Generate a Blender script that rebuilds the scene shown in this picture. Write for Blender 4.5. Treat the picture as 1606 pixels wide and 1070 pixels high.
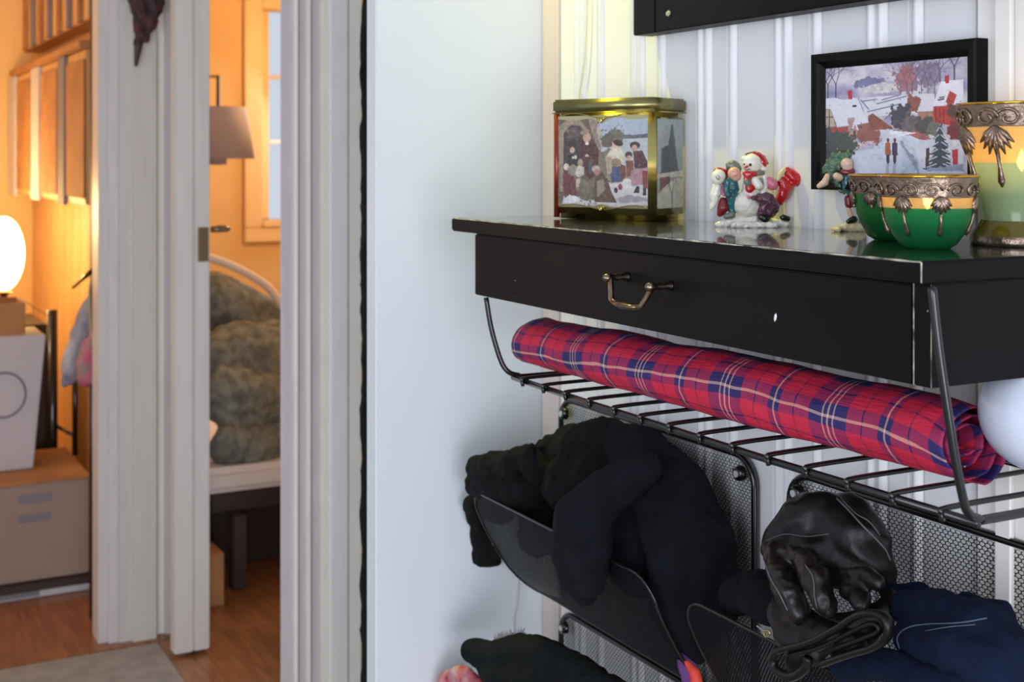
import bpy, bmesh, math, random
import numpy as np
from mathutils import Vector, Matrix, noise
random.seed(7); np.random.seed(7)
S = bpy.context.scene; COL = S.collection
for o in list(bpy.data.objects): bpy.data.objects.remove(o)

# ---------------------------------------------------------------- camera, sky, lights, exposure
F, CX, CY = 2026.0, 803.0, 248.0
CAM = (1.569, -1.014, 1.25); RT = (.475, .880); FW = (-.880, .475)
cd = bpy.data.cameras.new('camera'); cam = bpy.data.objects.new('camera', cd); COL.objects.link(cam)
cam.location = CAM
cam.rotation_euler = (math.pi/2, 0, math.atan2(RT[1], RT[0]))
cd.sensor_width = 36; cd.lens = 36*F/1606; cd.shift_y = (CY-535)/1606; cd.clip_start = .05
cd.dof.use_dof = True; cd.dof.focus_distance = 1.30; cd.dof.aperture_fstop = 9.0
S.camera = cam
S.view_settings.view_transform = 'Standard'; S.view_settings.look = 'None'
S.view_settings.gamma = 1; S.view_settings.use_curve_mapping = False; S.view_settings.exposure = -0.17
w = bpy.data.worlds.new('sky'); S.world = w; w.use_nodes = True
w.node_tree.nodes['Background'].inputs[0].default_value = (.80, .88, 1.0, 1); w.node_tree.nodes['Background'].inputs[1].default_value = .85

def light(name, kind, loc, power, color, size=.1, target=None, spot=None):
    d = bpy.data.lights.new(name, kind); d.energy = power; d.color = color
    if kind == 'AREA': d.size = size
    else: d.shadow_soft_size = size
    if spot: d.spot_size = spot; d.spot_blend = .4
    o = bpy.data.objects.new(name, d); COL.objects.link(o); o.location = loc
    if target: o.rotation_euler = (Vector(target)-Vector(loc)).to_track_quat('-Z', 'Y').to_euler()
    return o
light('hall_window_light', 'AREA', (1.9, -2.6, 1.3), 38, (.86, .91, 1.0), 1.3, (0, 0, 1.0))
light('added_fill_light', 'AREA', (4.6, -1.5, .7), 108, (.90, .93, 1.0), 1.8, (0, -.2, .9))  # fill added behind the camera to brighten partition and casings
light('yellow_wall_lamp_light', 'SPOT', (-.181, -.20, 2.1), 46, (1.0, .90, .04), .006, (-.02, -.01, 1.3), math.radians(60))
light('bedroom_lamp_light', 'POINT', (-2.7, .75, 1.7), 26, (1.0, .60, .26), .12)
light('store_room_lamp_light', 'POINT', (-3.45, -.62, 1.05), 24, (1.0, .60, .24), .09)
light('bedroom_window_light', 'AREA', (-3.45, .95, 1.5), 9, (.80, .90, 1.0), .5, (-2.4, .3, .5))
light('store_room_bounce_fill', 'POINT', (-2.6, -1.75, 1.9), 34, (1.0, .72, .44), .15)  # unseen fill added for warm bounce in the store room

# ---------------------------------------------------------------- projection helpers (points on real planes)
def ray(px, py):
    r = (px-CX)/F; return (r*RT[0]+FW[0], r*RT[1]+FW[1], (CY-py)/F)
def on(ax, val, px, py):
    d = ray(px, py); t = (val-CAM[ax])/d[ax]; return Vector([CAM[i]+t*d[i] for i in range(3)]), t
def A(px, py, t):
    d = ray(px, py); return Vector([CAM[i]+t*d[i] for i in range(3)])

# ---------------------------------------------------------------- materials
def lin(c): return tuple(((x/255)/12.92 if x/255 <= .04045 else ((x/255+.055)/1.055)**2.4) for x in c)
def mat(name, rgb, rough=.5, metal=0, bump=0, bscale=50, vary=0, vscale=8, rgb2=None, coat=0, spec=.5, stretch=(1,1,1), sheen=0, wave=None):
    m = bpy.data.materials.new(name); m.use_nodes = True; nt = m.node_tree; N = nt.nodes; L = nt.links
    b = N['Principled BSDF']; c = lin(rgb)
    b.inputs['Base Color'].default_value = (*c, 1); b.inputs['Roughness'].default_value = rough; b.inputs['Metallic'].default_value = metal
    b.inputs['Coat Weight'].default_value = coat; b.inputs['Specular IOR Level'].default_value = spec; b.inputs['Sheen Weight'].default_value = sheen
    tc = N.new('ShaderNodeTexCoord'); mp = N.new('ShaderNodeMapping'); mp.inputs['Scale'].default_value = stretch
    L.new(tc.outputs['Object'], mp.inputs[0])
    if vary or rgb2:
        n = N.new('ShaderNodeTexNoise'); n.inputs['Scale'].default_value = vscale; n.inputs['Detail'].default_value = 5
        L.new(mp.outputs[0], n.inputs['Vector'])
        r = N.new('ShaderNodeValToRGB'); c2 = lin(rgb2) if rgb2 else tuple(x*(1-vary) for x in c)
        r.color_ramp.elements[0].position = .35; r.color_ramp.elements[1].position = .65
        r.color_ramp.elements[0].color = (*c2, 1); r.color_ramp.elements[1].color = (*c, 1)
        L.new(n.outputs[0], r.inputs[0]); L.new(r.outputs[0], b.inputs['Base Color'])
    if bump:
        if wave:
            n = N.new('ShaderNodeTexWave'); n.inputs['Scale'].default_value = bscale; n.inputs['Distortion'].default_value = wave
            n.bands_direction = 'DIAGONAL'
        else:
            n = N.new('ShaderNodeTexNoise'); n.inputs['Scale'].default_value = bscale; n.inputs['Detail'].default_value = 4
        L.new(mp.outputs[0], n.inputs['Vector'])
        bp = N.new('ShaderNodeBump'); bp.inputs['Strength'].default_value = bump; bp.inputs['Distance'].default_value = .002
        L.new(n.outputs[0], bp.inputs['Height']); L.new(bp.outputs[0], b.inputs['Normal'])
    return m
def emit(name, rgb, s):
    m = bpy.data.materials.new(name); m.use_nodes = True; b = m.node_tree.nodes['Principled BSDF']
    b.inputs['Base Color'].default_value = (*lin(rgb), 1); b.inputs['Emission Color'].default_value = (*lin(rgb), 1); b.inputs['Emission Strength'].default_value = s
    return m
def frost(name, rgb, rough=.25, trans=.6, clear=0):
    m = bpy.data.materials.new(name); m.use_nodes = True; nt = m.node_tree; N = nt.nodes; L = nt.links
    b = N['Principled BSDF']; b.inputs['Base Color'].default_value = (*lin(rgb), 1); b.inputs['Roughness'].default_value = rough; b.inputs['Coat Weight'].default_value = .5; b.inputs['Coat Roughness'].default_value = .08
    t = N.new('ShaderNodeBsdfTranslucent'); t.inputs[0].default_value = (*lin(rgb), 1)
    x = N.new('ShaderNodeMixShader'); x.inputs[0].default_value = trans
    L.new(b.outputs[0], x.inputs[1]); L.new(t.outputs[0], x.inputs[2]); y = N.new('ShaderNodeMixShader'); y.inputs[0].default_value = clear; tr = N.new('ShaderNodeBsdfTransparent'); tr.inputs[0].default_value = (*lin(rgb), 1)
    L.new(x.outputs[0], y.inputs[1]); L.new(tr.outputs[0], y.inputs[2]); L.new(y.outputs[0], N['Material Output'].inputs[0])
    return m
def painted(name, rough=.3, coat=.3):
    m = bpy.data.materials.new(name); m.use_nodes = True; nt = m.node_tree
    b = nt.nodes['Principled BSDF']; b.inputs['Roughness'].default_value = rough; b.inputs['Coat Weight'].default_value = coat
    a = nt.nodes.new('ShaderNodeAttribute'); a.attribute_name = 'print'
    nt.links.new(a.outputs['Color'], b.inputs['Base Color']); return m

M = dict(
 panel=mat('white_gloss_paint', (226,226,228), .42, vary=.05, vscale=6, coat=.05),
 smooth=mat('white_door_paint', (214,220,226), .5, bump=.05, bscale=30, vary=.03, vscale=3),
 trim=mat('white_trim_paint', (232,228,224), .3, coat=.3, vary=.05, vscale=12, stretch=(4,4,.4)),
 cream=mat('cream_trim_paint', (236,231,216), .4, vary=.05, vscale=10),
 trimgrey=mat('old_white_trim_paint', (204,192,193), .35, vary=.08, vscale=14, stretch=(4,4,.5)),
 ceil=mat('ceiling_paint', (225,225,222), .8),
 wood=mat('warm_floor_wood', (146,92,52), .4, rgb2=(120,72,38), vscale=7, stretch=(1,12,1), coat=.2),
 hallfloor=mat('grey_hall_floor', (150,143,138), .6, rgb2=(132,126,120), vscale=20),
 orange=mat('warm_cream_wallpaint', (226,188,128), .7, vary=.06, vscale=3),
 pine=mat('pine_wallboards', (205,160,108), .5, rgb2=(180,132,84), vscale=4, stretch=(14,14,1)),
 black=mat('black_satin_paint', (8,6,8), .5, bump=.12, bscale=90, vary=.3, vscale=30, spec=.15),
 blacktop=mat('black_gloss_top', (26,26,22), .2, bump=.05, bscale=60, rgb2=(44,44,36), vscale=22, coat=.8, spec=.8),
 wornglint=mat('worn_glint_pale', (206,200,180), .5, rgb2=(60,56,50), vscale=60),
 whitemark=mat('small_white_mark', (225,225,225), .6),
 metalblack=mat('black_metal', (14,14,16), .3, metal=.2, coat=.4),
 meshm=mat('black_mesh_metal', (13,14,19), .4, metal=0, spec=.35),
 pocketm=mat('black_fine_mesh_metal', (10,12,18), .6, spec=.12), trimdark=mat('darker_white_trim_paint', (196,188,180), .4, vary=.08, vscale=12, stretch=(4,4,.4)),  # second trim paint is a darker tone for far casing and door
 screwpale=mat('pale_screw', (205,205,205), .4, metal=.3),
 seam=mat('leather_seam_glint', (84,80,84), .5), seamblue=mat('pale_blue_seam', (78,88,106), .8),
 screw=mat('screw_steel', (170,170,172), .3, metal=.9),
 handle=mat('aged_nickel', (150,138,126), .28, metal=1, rgb2=(110,86,66), vscale=60),
 gold=mat('brass_tin', (196,180,110), .2, metal=1),
 golddull=mat('dull_gold_lid', (150,142,96), .3, metal=.9, vary=.15, vscale=20),
 redside=mat('tin_red_edge', (140,50,24), .3, metal=.5),
 tinprint=painted('tin_print', .25, .3), pic=painted('village_print', .15, .5),
 knit=mat('black_knit_wool', (23,22,26), .95, bump=.9, bscale=260, vary=.5, vscale=25, spec=.22, wave=3),
 knitn=mat('navy_black_knit', (22,24,36), .95, bump=.9, bscale=280, vary=.5, vscale=30, spec=.22, wave=2.5),
 leather=mat('black_leather', (13,12,14), .42, bump=.5, bscale=70, vary=.4, vscale=25, spec=.35),
 leatherb=mat('brown_black_leather', (26,20,22), .38, bump=.5, bscale=90, vary=.4, vscale=30, spec=.45),
 navy=mat('navy_fleece', (18,28,50), .95, bump=.5, bscale=220, vary=.35, vscale=16, spec=.12),
 fleece=mat('black_green_fleece', (22,26,27), .95, bump=.4, bscale=160, vary=.35, vscale=18, spec=.12),
 fur=mat('grey_fur', (190,180,178), .9, vary=.4, vscale=90),
 purple=mat('purple_cloth', (120,70,140), .8, rgb2=(70,30,90), vscale=20, bump=.4),
 orangec=mat('orange_red_cloth', (225,84,50), .7, rgb2=(180,30,40), vscale=30, bump=.3),
 redw=mat('red_white_pattern_wool', (160,30,48), .9, rgb2=(190,160,165), vscale=40, bump=.6, bscale=150),
 snow=mat('glazed_white_ceramic', (232,228,216), .3, coat=.5, bump=.1, bscale=90),
 cream2=mat('cream_ceramic', (216,200,160), .4, coat=.4, vary=.15, vscale=40),
 red=mat('glossy_red_ceramic', (196,22,30), .3, coat=.6, vary=.2, vscale=60),
 dred=mat('dark_red_ceramic', (130,14,30), .35, coat=.5, vary=.25, vscale=60),
 teal=mat('teal_ceramic', (44,104,112), .35, coat=.5, vary=.3, vscale=60),
 plum=mat('plum_ceramic', (96,56,74), .35, coat=.4, vary=.3, vscale=60),
 skin=mat('painted_face', (226,170,150), .4, coat=.4, vary=.1, vscale=80),
 skin2=mat('painted_pale_face', (222,186,160), .4, coat=.4),
 hair=mat('painted_brown_hair', (150,96,60), .4, coat=.4, vary=.3, vscale=90),
 grey=mat('painted_grey', (120,124,112), .4, coat=.4, vary=.3, vscale=90),
 dkgreen=mat('painted_fir_green', (44,78,60), .45, coat=.4, rgb2=(100,130,104), vscale=110, bump=.9, bscale=160),
 pinkc=mat('painted_pink', (214,110,140), .4, coat=.4),
 blk=mat('painted_black', (16,16,18), .3, coat=.5),
 amberglow=frost('amber_glow_glass', (246,206,134), .3, .6, .3), green=frost('green_frosted_glass', (28,120,72), .22, .55), green2=frost('darker_green_frosted_glass', (20,96,48), .22, .5),  # upper glass: candle glow in clear glass put into the base colour
 pale=frost('pale_green_glass', (166,190,150), .12, .5, .12), olive=frost('olive_glass_foot', (110,100,30), .1, .35),
 filig=mat('antique_silver_filigree', (150,128,112), .3, metal=.85, vary=.4, vscale=90, bump=.6, bscale=160),
 rim=mat('gold_rim', (214,164,60), .15, metal=1), flame=emit('candle_flame', (255,214,120), 30), wax=mat('white_wax', (240,232,210), .4),
 card=mat('cardboard', (172,120,74), .8, rgb2=(150,102,62), vscale=8), cardside=mat('cardboard_pale_side', (150,128,116), .8, vary=.06),
 whitebox=mat('white_box_card', (186,180,184), .6, vary=.06), mark=mat('box_grey_print', (120,112,116), .7),
 lampshade=mat('grey_lampshade', (172,166,176), .8, bump=.2, bscale=200), glow=emit('lit_lamp_glass', (255,212,130), 16),
 duvet=mat('grey_green_duvet', (136,138,128), .9, rgb2=(96,98,90), vscale=34, bump=.5, bscale=25), sheet=mat('white_sheet', (226,214,206), .8, bump=.3, bscale=25),
 darkwood=mat('dark_bed_wood', (54,36,26), .6, vary=.3), brass=mat('brass_latch', (118,98,70), .35, metal=.8),
 pinkcloth=mat('pink_floral_cloth', (190,70,110), .9, rgb2=(120,130,110), vscale=28), greycloth=mat('grey_clothes', (96,96,116), .9, rgb2=(170,168,170), vscale=12),
 heart=mat('dark_red_heart', (74,28,28), .7, rgb2=(28,14,14), vscale=30, bump=.8, bscale=60), frostwin=mat('paint_window', (232,196,140), .4),
 helmet=mat('glossy_white_shell', (205,210,226), .25, coat=.4), wire=mat('pale_wire', (206,204,170), .5), thread=mat('thread_grey', (150,150,156), .6),
)
def tartan():
    m = bpy.data.materials.new('red_navy_tartan'); m.use_nodes = True; nt = m.node_tree; N = nt.nodes; L = nt.links
    b = N['Principled BSDF']; b.inputs['Roughness'].default_value = .7
    uv = N.new('ShaderNodeUVMap'); sx = N.new('ShaderNodeSeparateXYZ'); L.new(uv.outputs[0], sx.inputs[0])
    red, navy, crm, blu = lin((196,30,62)), lin((40,30,92)), lin((214,176,158)), lin((26,18,62))
    def ramp(out, period, off, stops):
        a = N.new('ShaderNodeMath'); a.operation = 'MULTIPLY_ADD'; a.inputs[1].default_value = 1/period; a.inputs[2].default_value = off
        f = N.new('ShaderNodeMath'); f.operation = 'FRACT'; r = N.new('ShaderNodeValToRGB'); r.color_ramp.interpolation = 'CONSTANT'
        L.new(out, a.inputs[0]); L.new(a.outputs[0], f.inputs[0]); L.new(f.outputs[0], r.inputs[0])
        e = r.color_ramp.elements
        e[0].position = 0; e[0].color = (*stops[0][1], 1); e[1].position = stops[1][0]; e[1].color = (*stops[1][1], 1)
        for p, c in stops[2:]:
            k = e.new(p); k.color = (*c, 1)
        return r
    st = [(0,navy),(.055,crm),(.07,navy),(.11,crm),(.125,navy),(.165,crm),(.18,navy),(.24,red),(.335,blu),(.348,red),(.44,navy),(.60-.005,crm-0 if False else crm),(.61,navy),(.68,red),(.80,blu),(.813,red),(.92,navy)]
    st = [(0,navy),(.06,crm),(.073,navy),(.105,crm),(.118,navy),(.15,crm),(.163,navy),(.225,red),(.33,blu),(.345,red),(.46,navy),(.605,navy)]
    st = [(0,navy),(.06,crm),(.073,navy),(.105,crm),(.118,navy),(.15,crm),(.163,navy),(.225,red),(.33,blu),(.343,red),(.475,navy),(.603,navy)]
    st = st[:10]+[(.475,navy),(.60,crm),(.613,navy),(.66,red)]
    st = [(0,navy),(.06,crm),(.073,navy),(.105,crm),(.118,navy),(.15,crm),(.163,navy),(.27,red),(.40,blu),(.414,red),(.55,navy),(.60,crm),(.615,navy),(.66,red),(.79,blu),(.804,red),(.94,navy)]
    r1 = ramp(sx.outputs[0], .143, 0.49, st)
    st2 = [(0,navy),(.075,crm),(.105,navy),(.18,red),(.34,blu),(.36,red),(.50,navy),(.58,blu),(.60,navy),(.68,red),(.83,blu),(.85,red),(.97,navy)]
    r2 = ramp(sx.outputs[1], .100, 0.42, st2)
    mx = N.new('ShaderNodeMix'); mx.data_type = 'RGBA'; mx.inputs[0].default_value = .5
    L.new(r1.outputs[0], mx.inputs[6]); L.new(r2.outputs[0], mx.inputs[7]); L.new(mx.outputs[2], b.inputs['Base Color'])
    n = N.new('ShaderNodeTexNoise'); n.inputs['Scale'].default_value = 40; bp = N.new('ShaderNodeBump'); bp.inputs['Strength'].default_value = .35; bp.inputs['Distance'].default_value = .003
    L.new(n.outputs[0], bp.inputs['Height']); L.new(bp.outputs[0], b.inputs['Normal']); return m
M['tartan'] = tartan()

# ---------------------------------------------------------------- builders
def thing(name, loc, label, cat, group=None):
    o = bpy.data.objects.new(name, None); COL.objects.link(o); o.location = loc; o.empty_display_size = .02
    o['label'] = label; o['category'] = cat
    if group: o['group'] = group
    return o
def tag(o, label=None, cat=None, group=None, kind=None):
    for k, v in (('label', label), ('category', cat), ('group', group), ('kind', kind)):
        if v: o[k] = v
    return o
def rootloc(p):
    v = Vector((0,0,0))
    while p is not None: v += p.location; p = p.parent
    return v
def fin(name, bm, m, parent=None, smooth=False, kind=None, uvname=None):
    me = bpy.data.meshes.new(name)
    if isinstance(bm, bpy.types.Mesh): me = bm
    else:
        bmesh.ops.recalc_face_normals(bm, faces=bm.faces) if not uvname else None
        bm.to_mesh(me); bm.free()
    o = bpy.data.objects.new(name, me); COL.objects.link(o)
    mats = m if isinstance(m, (list, tuple)) else [m]
    if len(me.materials): me.materials.clear()
    for x in mats: me.materials.append(M[x] if isinstance(x, str) else x)
    if parent is not None:
        me.transform(Matrix.Translation(-rootloc(parent))); o.parent = parent
    else:                                   # top-level single mesh: origin at its base centre
        co = np.empty(len(me.vertices)*3); me.vertices.foreach_get('co', co); co = co.reshape(-1,3)
        c = Vector(((co[:,0].min()+co[:,0].max())/2, (co[:,1].min()+co[:,1].max())/2, co[:,2].min()))
        me.transform(Matrix.Translation(-c)); o.location = c
    if smooth:
        for p in me.polygons: p.use_smooth = True
    if kind: o['kind'] = kind
    return o
def box(bm, x0, x1, y0, y1, z0, z1, bev=0):
    r = bmesh.ops.create_cube(bm, size=1, matrix=Matrix.Translation(((x0+x1)/2, (y0+y1)/2, (z0+z1)/2)) @ Matrix.Diagonal((abs(x1-x0), abs(y1-y0), abs(z1-z0), 1)))
    if bev:
        es = list({e for v in r['verts'] for e in v.link_edges})
        bmesh.ops.bevel(bm, geom=es, offset=bev, segments=2, affect='EDGES')
    return bm
def bx(name, x0, x1, y0, y1, z0, z1, m, parent=None, bev=0, kind=None):
    return fin(name, box(bmesh.new(), x0, x1, y0, y1, z0, z1, bev), m, parent, kind=kind)
def tube(bm, pts, r, n=8, closed=False, flat=1.0):
    pts = [Vector(p) for p in pts]; k = len(pts); rs = r if isinstance(r, (list, tuple)) else [r]*k
    rings = []; up = None
    for i, p in enumerate(pts):
        a = pts[i-1] if (i or closed) else p; b = pts[(i+1) % k] if (i < k-1 or closed) else p
        d = (b-a).normalized()
        if up is None:
            up = Vector((0,0,1)) if abs(d.z) < .9 else Vector((0,1,0))
        s = d.cross(up).normalized(); up = s.cross(d).normalized()
        rings.append([bm.verts.new(p + s*math.cos(2*math.pi*j/n)*rs[i] + up*math.sin(2*math.pi*j/n)*rs[i]*flat) for j in range(n)])
    for i in range(k if closed else k-1):
        A_, B_ = rings[i], rings[(i+1) % k]
        for j in range(n): bm.faces.new((A_[j], A_[(j+1) % n], B_[(j+1) % n], B_[j]))
    if not closed:
        bm.faces.new(rings[0]); bm.faces.new(rings[-1])
    return bm
def curve(pts, n=8):                          # Catmull-Rom through points
    P = [Vector(p) for p in pts]; P = [P[0]*2-P[1]] + P + [P[-1]*2-P[-2]]; out = []
    for i in range(1, len(P)-2):
        for j in range(n):
            t = j/n; a, b, c, d = P[i-1], P[i], P[i+1], P[i+2]
            out.append(.5*((2*b)+(c-a)*t+(2*a-5*b+4*c-d)*t*t+(3*b-a-3*c+d)*t**3))
    out.append(P[-2]); return out
def lathe(bm, prof, c, n=40, mi=None):
    rings = []
    for r, z in prof:
        rings.append([bm.verts.new((c[0]+r*math.cos(2*math.pi*j/n), c[1]+r*math.sin(2*math.pi*j/n), z)) for j in range(n)])
    for i in range(len(rings)-1):
        for j in range(n):
            f = bm.faces.new((rings[i][j], rings[i][(j+1) % n], rings[i+1][(j+1) % n], rings[i+1][j]))
            if mi: f.material_index = mi(i)
    return bm
def blob(name, chains, m, parent=None, voxel=.003, smooth=4, disp=0, dscale=.02, flatten=None, proj=None, kind=None):
    """chains of (point, radius) fused into one continuous skin"""
    bm = bmesh.new()
    for ch in chains:
        for i in range(len(ch)):
            p, r = ch[i]; seq = [(p, r)]
            if i < len(ch)-1:
                q, s = ch[i+1]; d = (Vector(q)-Vector(p)).length; k = max(1, int(d/(min(r, s)*.35)))
                seq = [(Vector(p).lerp(Vector(q), t/k), r+(s-r)*t/k) for t in range(k)]
            for c, rr in seq:
                mt = Matrix.Translation(c)
                if flatten: mt = mt @ flatten
                bmesh.ops.create_icosphere(bm, subdivisions=2, radius=rr, matrix=mt)
    me = bpy.data.meshes.new('tmp'); bm.to_mesh(me); bm.free()
    o = bpy.data.objects.new('tmp', me); COL.objects.link(o)
    md = o.modifiers.new('r', 'REMESH'); md.mode = 'VOXEL'; md.voxel_size = voxel
    sm = o.modifiers.new('s', 'SMOOTH'); sm.factor = .6; sm.iterations = smooth
    dg = bpy.context.evaluated_depsgraph_get(); out = bpy.data.meshes.new_from_object(o.evaluated_get(dg))
    bpy.data.objects.remove(o)
    if disp:
        out.update(); nrm = [v.normal.copy() for v in out.vertices]
        for v, nn in zip(out.vertices, nrm):
            q = v.co/dscale
            h = noise.noise(q)+.5*(1-2*abs(noise.noise(q*1.7+Vector((5,2,8)))))-.25
            v.co += nn*h*disp
    out.name = name
    return fin(name, out, m, parent, smooth=True, kind=kind)
def P(px, py, y, rpx):                        # sphere centre on the plane y, radius given in seen size
    v, t = on(1, y, px, py); return (v, rpx*t/F)
def Q(px, py, t, rpx): return (A(px, py, t), rpx*t/F)

# ---------------------------------------------------------------- the setting
# panelled wall: tongue and groove boards, each a piece
wall = bx('wall_right', -.189, .674, .0, .06, 0, 2.4, 'panel', kind='structure')
wx = lambda x: x
PER = .1525
def plank_profile(x0, x1, full0):
    pr = [(0, 0), (.001, -.010)]
    pr += [(.066, -.010), (.068, -.007)]
    for c, wd in ((.076, .0075), (.092, .0075)):
        pr += [(c-wd+ i*wd/4, -.008-.006*math.sin(math.pi*i/8)) for i in range(9)]
    pr += [(.102, -.007), (.104, -.010), (.130, -.010), (.132, -.007)]
    pr += [(.1345+.0085*(i/8)*2*.95, -.008-.006*math.sin(math.pi*i/8)) for i in range(9)]
    pr += [(.1522, -.004), (.1523, 0)]
    pr = [(full0+a, b) for a, b in pr]
    return [(min(max(a, x0), x1), b) for a, b in pr]
for k in range(-2, 5):
    f0 = .1437+(k-1)*PER; pr = plank_profile(max(f0, -.133), min(f0+PER, .672), f0)
    if f0+PER < -.12: continue
    bm = bmesh.new(); lo = [bm.verts.new((a, b, 0)) for a, b in pr]; hi = [bm.verts.new((a, b, 2.4)) for a, b in pr]
    for i in range(len(pr)-1): bm.faces.new((lo[i], lo[i+1], hi[i+1], hi[i]))
    bmesh.ops.remove_doubles(bm, verts=bm.verts, dist=1e-6)
    fin('plank', bm, 'panel', wall)
bx('trim_1', -.1885, -.1345, -.012, 0.0, 0, 2.4, 'trimgrey', None, .002, 'structure')
t2 = bx('trim_2', .6735, .90, -.016, .05, 0, 2.4, 'trim', None, .003, 'structure')
bx('molding', .70, .722, -.022, -.0165, 0, 2.4, 'trim', t2, .003)
bx('wall_near_right', .9005, 1.3, .0, .06, 0, 2.4, 'panel', kind='structure')
# smooth white partition leaf standing square to the wall
bx('wall_partition', -.2255, -.1892, -.2915, .06, 0, 2.4, 'smooth', None, .002, 'structure')
bx('floor', -1.80, 3.2, -2.6, -.236, -.05, 0, 'hallfloor', kind='structure')
bx('floor_threshold', -1.80, 3.2, -.2355, .3, -.05, 0.002, 'wood', kind='structure')
bx('wall_store_front', -1.93, -1.86, -2.6, -1.05, 0, 2.4, 'smooth', kind='structure')
bx('floor_rooms', -4.2, -1.8005, -2.6, 2.6, -.05, 0.004, 'wood', kind='structure')
bx('ceiling', -4.2, .6, -2.6, 2.6, 2.4, 2.45, 'ceil', kind='structure')
bx('wall_hall_behind', -1.10, -.2265, .06, .11, 0, 2.4, 'smooth', kind='structure')
# near door casing (stands between the bedroom view and the partition)
def boards(name, x, spec, z0=0, z1=2.4, parent=None, backx=None):
    r = None
    for (a, b, dx, m) in spec:
        ya = on(0, x+dx, a, 0)[0].y; yb = on(0, x+dx, b, 0)[0].y
        o = bx('board' if r else name, backx or x-.03, x+dx, ya, yb, z0, z1, m, r, .0015, None if r else 'structure')
        if not r: r = o
    return r
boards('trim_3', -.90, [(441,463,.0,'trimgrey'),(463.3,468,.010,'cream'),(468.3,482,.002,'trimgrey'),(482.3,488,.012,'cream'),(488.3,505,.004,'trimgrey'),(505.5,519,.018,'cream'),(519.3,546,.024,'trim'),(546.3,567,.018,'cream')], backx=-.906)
# door casing and frame cluster at the end of the hall
boards('trim_4', -1.85, [(154,170,.0,'trimdark'),(170.6,186,.012,'trimgrey'),(186.6,208,.02,'trimdark'),(208.6,246,.032,'trimdark'),(247,258,.004,'cream'),(258.6,272,.014,'trimgrey')], backx=-1.93)
for nm, (a, b, xx) in {'plinth': (209, 245, .001)}.items(): pass
dl = thing('open_door', A(300, 1036, 3.2)+Vector((0,0,0)), 'white painted room door seen edge on, brass latch plate on its edge', 'door')
dl.location.z = .01
bm = bmesh.new()
ya, yb = on(0, -1.66, 273, 0)[0].y, on(0, -1.66, 329, 0)[0].y
box(bm, -2.45, -1.66, yb-.040, yb, .012, 2.05, .003); fin('door_leaf', bm, 'trimdark', dl)
bx('door_edge_strip', -1.70, -1.6595, ya, yb-.0405, .012, 2.05, 'trimdark', dl, .003)
l0 = on(0, -1.657, 311, 357)[0]; l1 = on(0, -1.657, 327, 410)[0]
bx('latch_plate', -1.6594, -1.6555, l0.y, l1.y, l1.z, l0.z, 'brass', dl, .0008)
p0 = on(0, -1.69, 331, 360)[0]; bm = tube(bmesh.new(), [p0, p0+Vector((0,.035,0)), p0+Vector((-.01,.045,0)), p0+Vector((-.10,.047,-.002))], .008); fin('door_handle', bm, 'brass', dl, True)
# room shells
bx('wall_divider', -4.2, -1.94, -.20, -.172, 0, 2.4, 'pine', kind='structure')
dv = bpy.data.objects['wall_divider']
for i in range(14):
    bx('plank', -1.95-.16*(i+1)+.004, -1.95-.16*i, -.206, -.2005, 0, 2.4, 'pine', dv, .0015)
bx('wall_store_back', -4.26, -4.2, -2.6, -.2, 0, 2.4, 'orange', kind='structure')
bx('wall_store_left', -4.2, -1.9, -2.66, -2.6, 0, 2.4, 'orange', kind='structure')
# bedroom back wall around the window
wl = on(0, -3.6, 409, 20)[0]; WZ0 = on(0, -3.6, 420, 345)[0].z; WZ1 = 1.86
bx('wall_bedroom', -3.66, -3.6, -.14, wl.y, 0, 2.4, 'orange', kind='structure')
wb = bpy.data.objects['wall_bedroom']
wr = wl.y+.75
bx('wall_section', -3.66, -3.6, wl.y, wr, 0, WZ0, 'orange', wb); bx('wall_section', -3.66, -3.6, wl.y, wr, WZ1, 2.4, 'orange', wb); bx('wall_section', -3.66, -3.6, wr, 2.6, 0, 2.4, 'orange', wb)
bx('wall_bedroom_right', -3.6, -1.8, 2.6, 2.66, 0, 2.4, 'orange', kind='structure')
bx('wall_bedroom_front', -1.93, -1.86, .22, 2.6, 0, 2.4, 'orange', kind='structure')
c0 = on(0, -3.585, 383, 20)[0].y; g0 = on(0, -3.64, 421, 20)[0].y; sz = on(0, -3.585, 400, 380)[0].z
win = bx('window_1', -3.6, -3.575, c0, wl.y, sz+.06, WZ1+.1, 'frostwin', None, .004, 'structure')
bx('casing_board', -3.6, -3.575, wl.y, wr, WZ1+.005, WZ1+.1, 'frostwin', win, .004)
bx('casing_board', -3.6, -3.575, c0, wr+.08, sz, sz+.0595, 'frostwin', win, .004)
bx('window_sill', -3.66, -3.57, wl.y, wr, sz+.06, WZ0, 'frostwin', win, .004)
bx('sash_stile', -3.655, -3.63, wl.y, g0, WZ0, WZ1, 'frostwin', win, .003)
for py in (121, 223):
    z = on(0, -3.64, 430, py)[0].z; bx('muntin', -3.65, -3.635, g0, wr, z-.008, z+.008, 'sheet', win, .002)
bx('muntin', -3.65, -3.635, g0+.3, g0+.32, WZ0, WZ1, 'sheet', win, .002)

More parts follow.
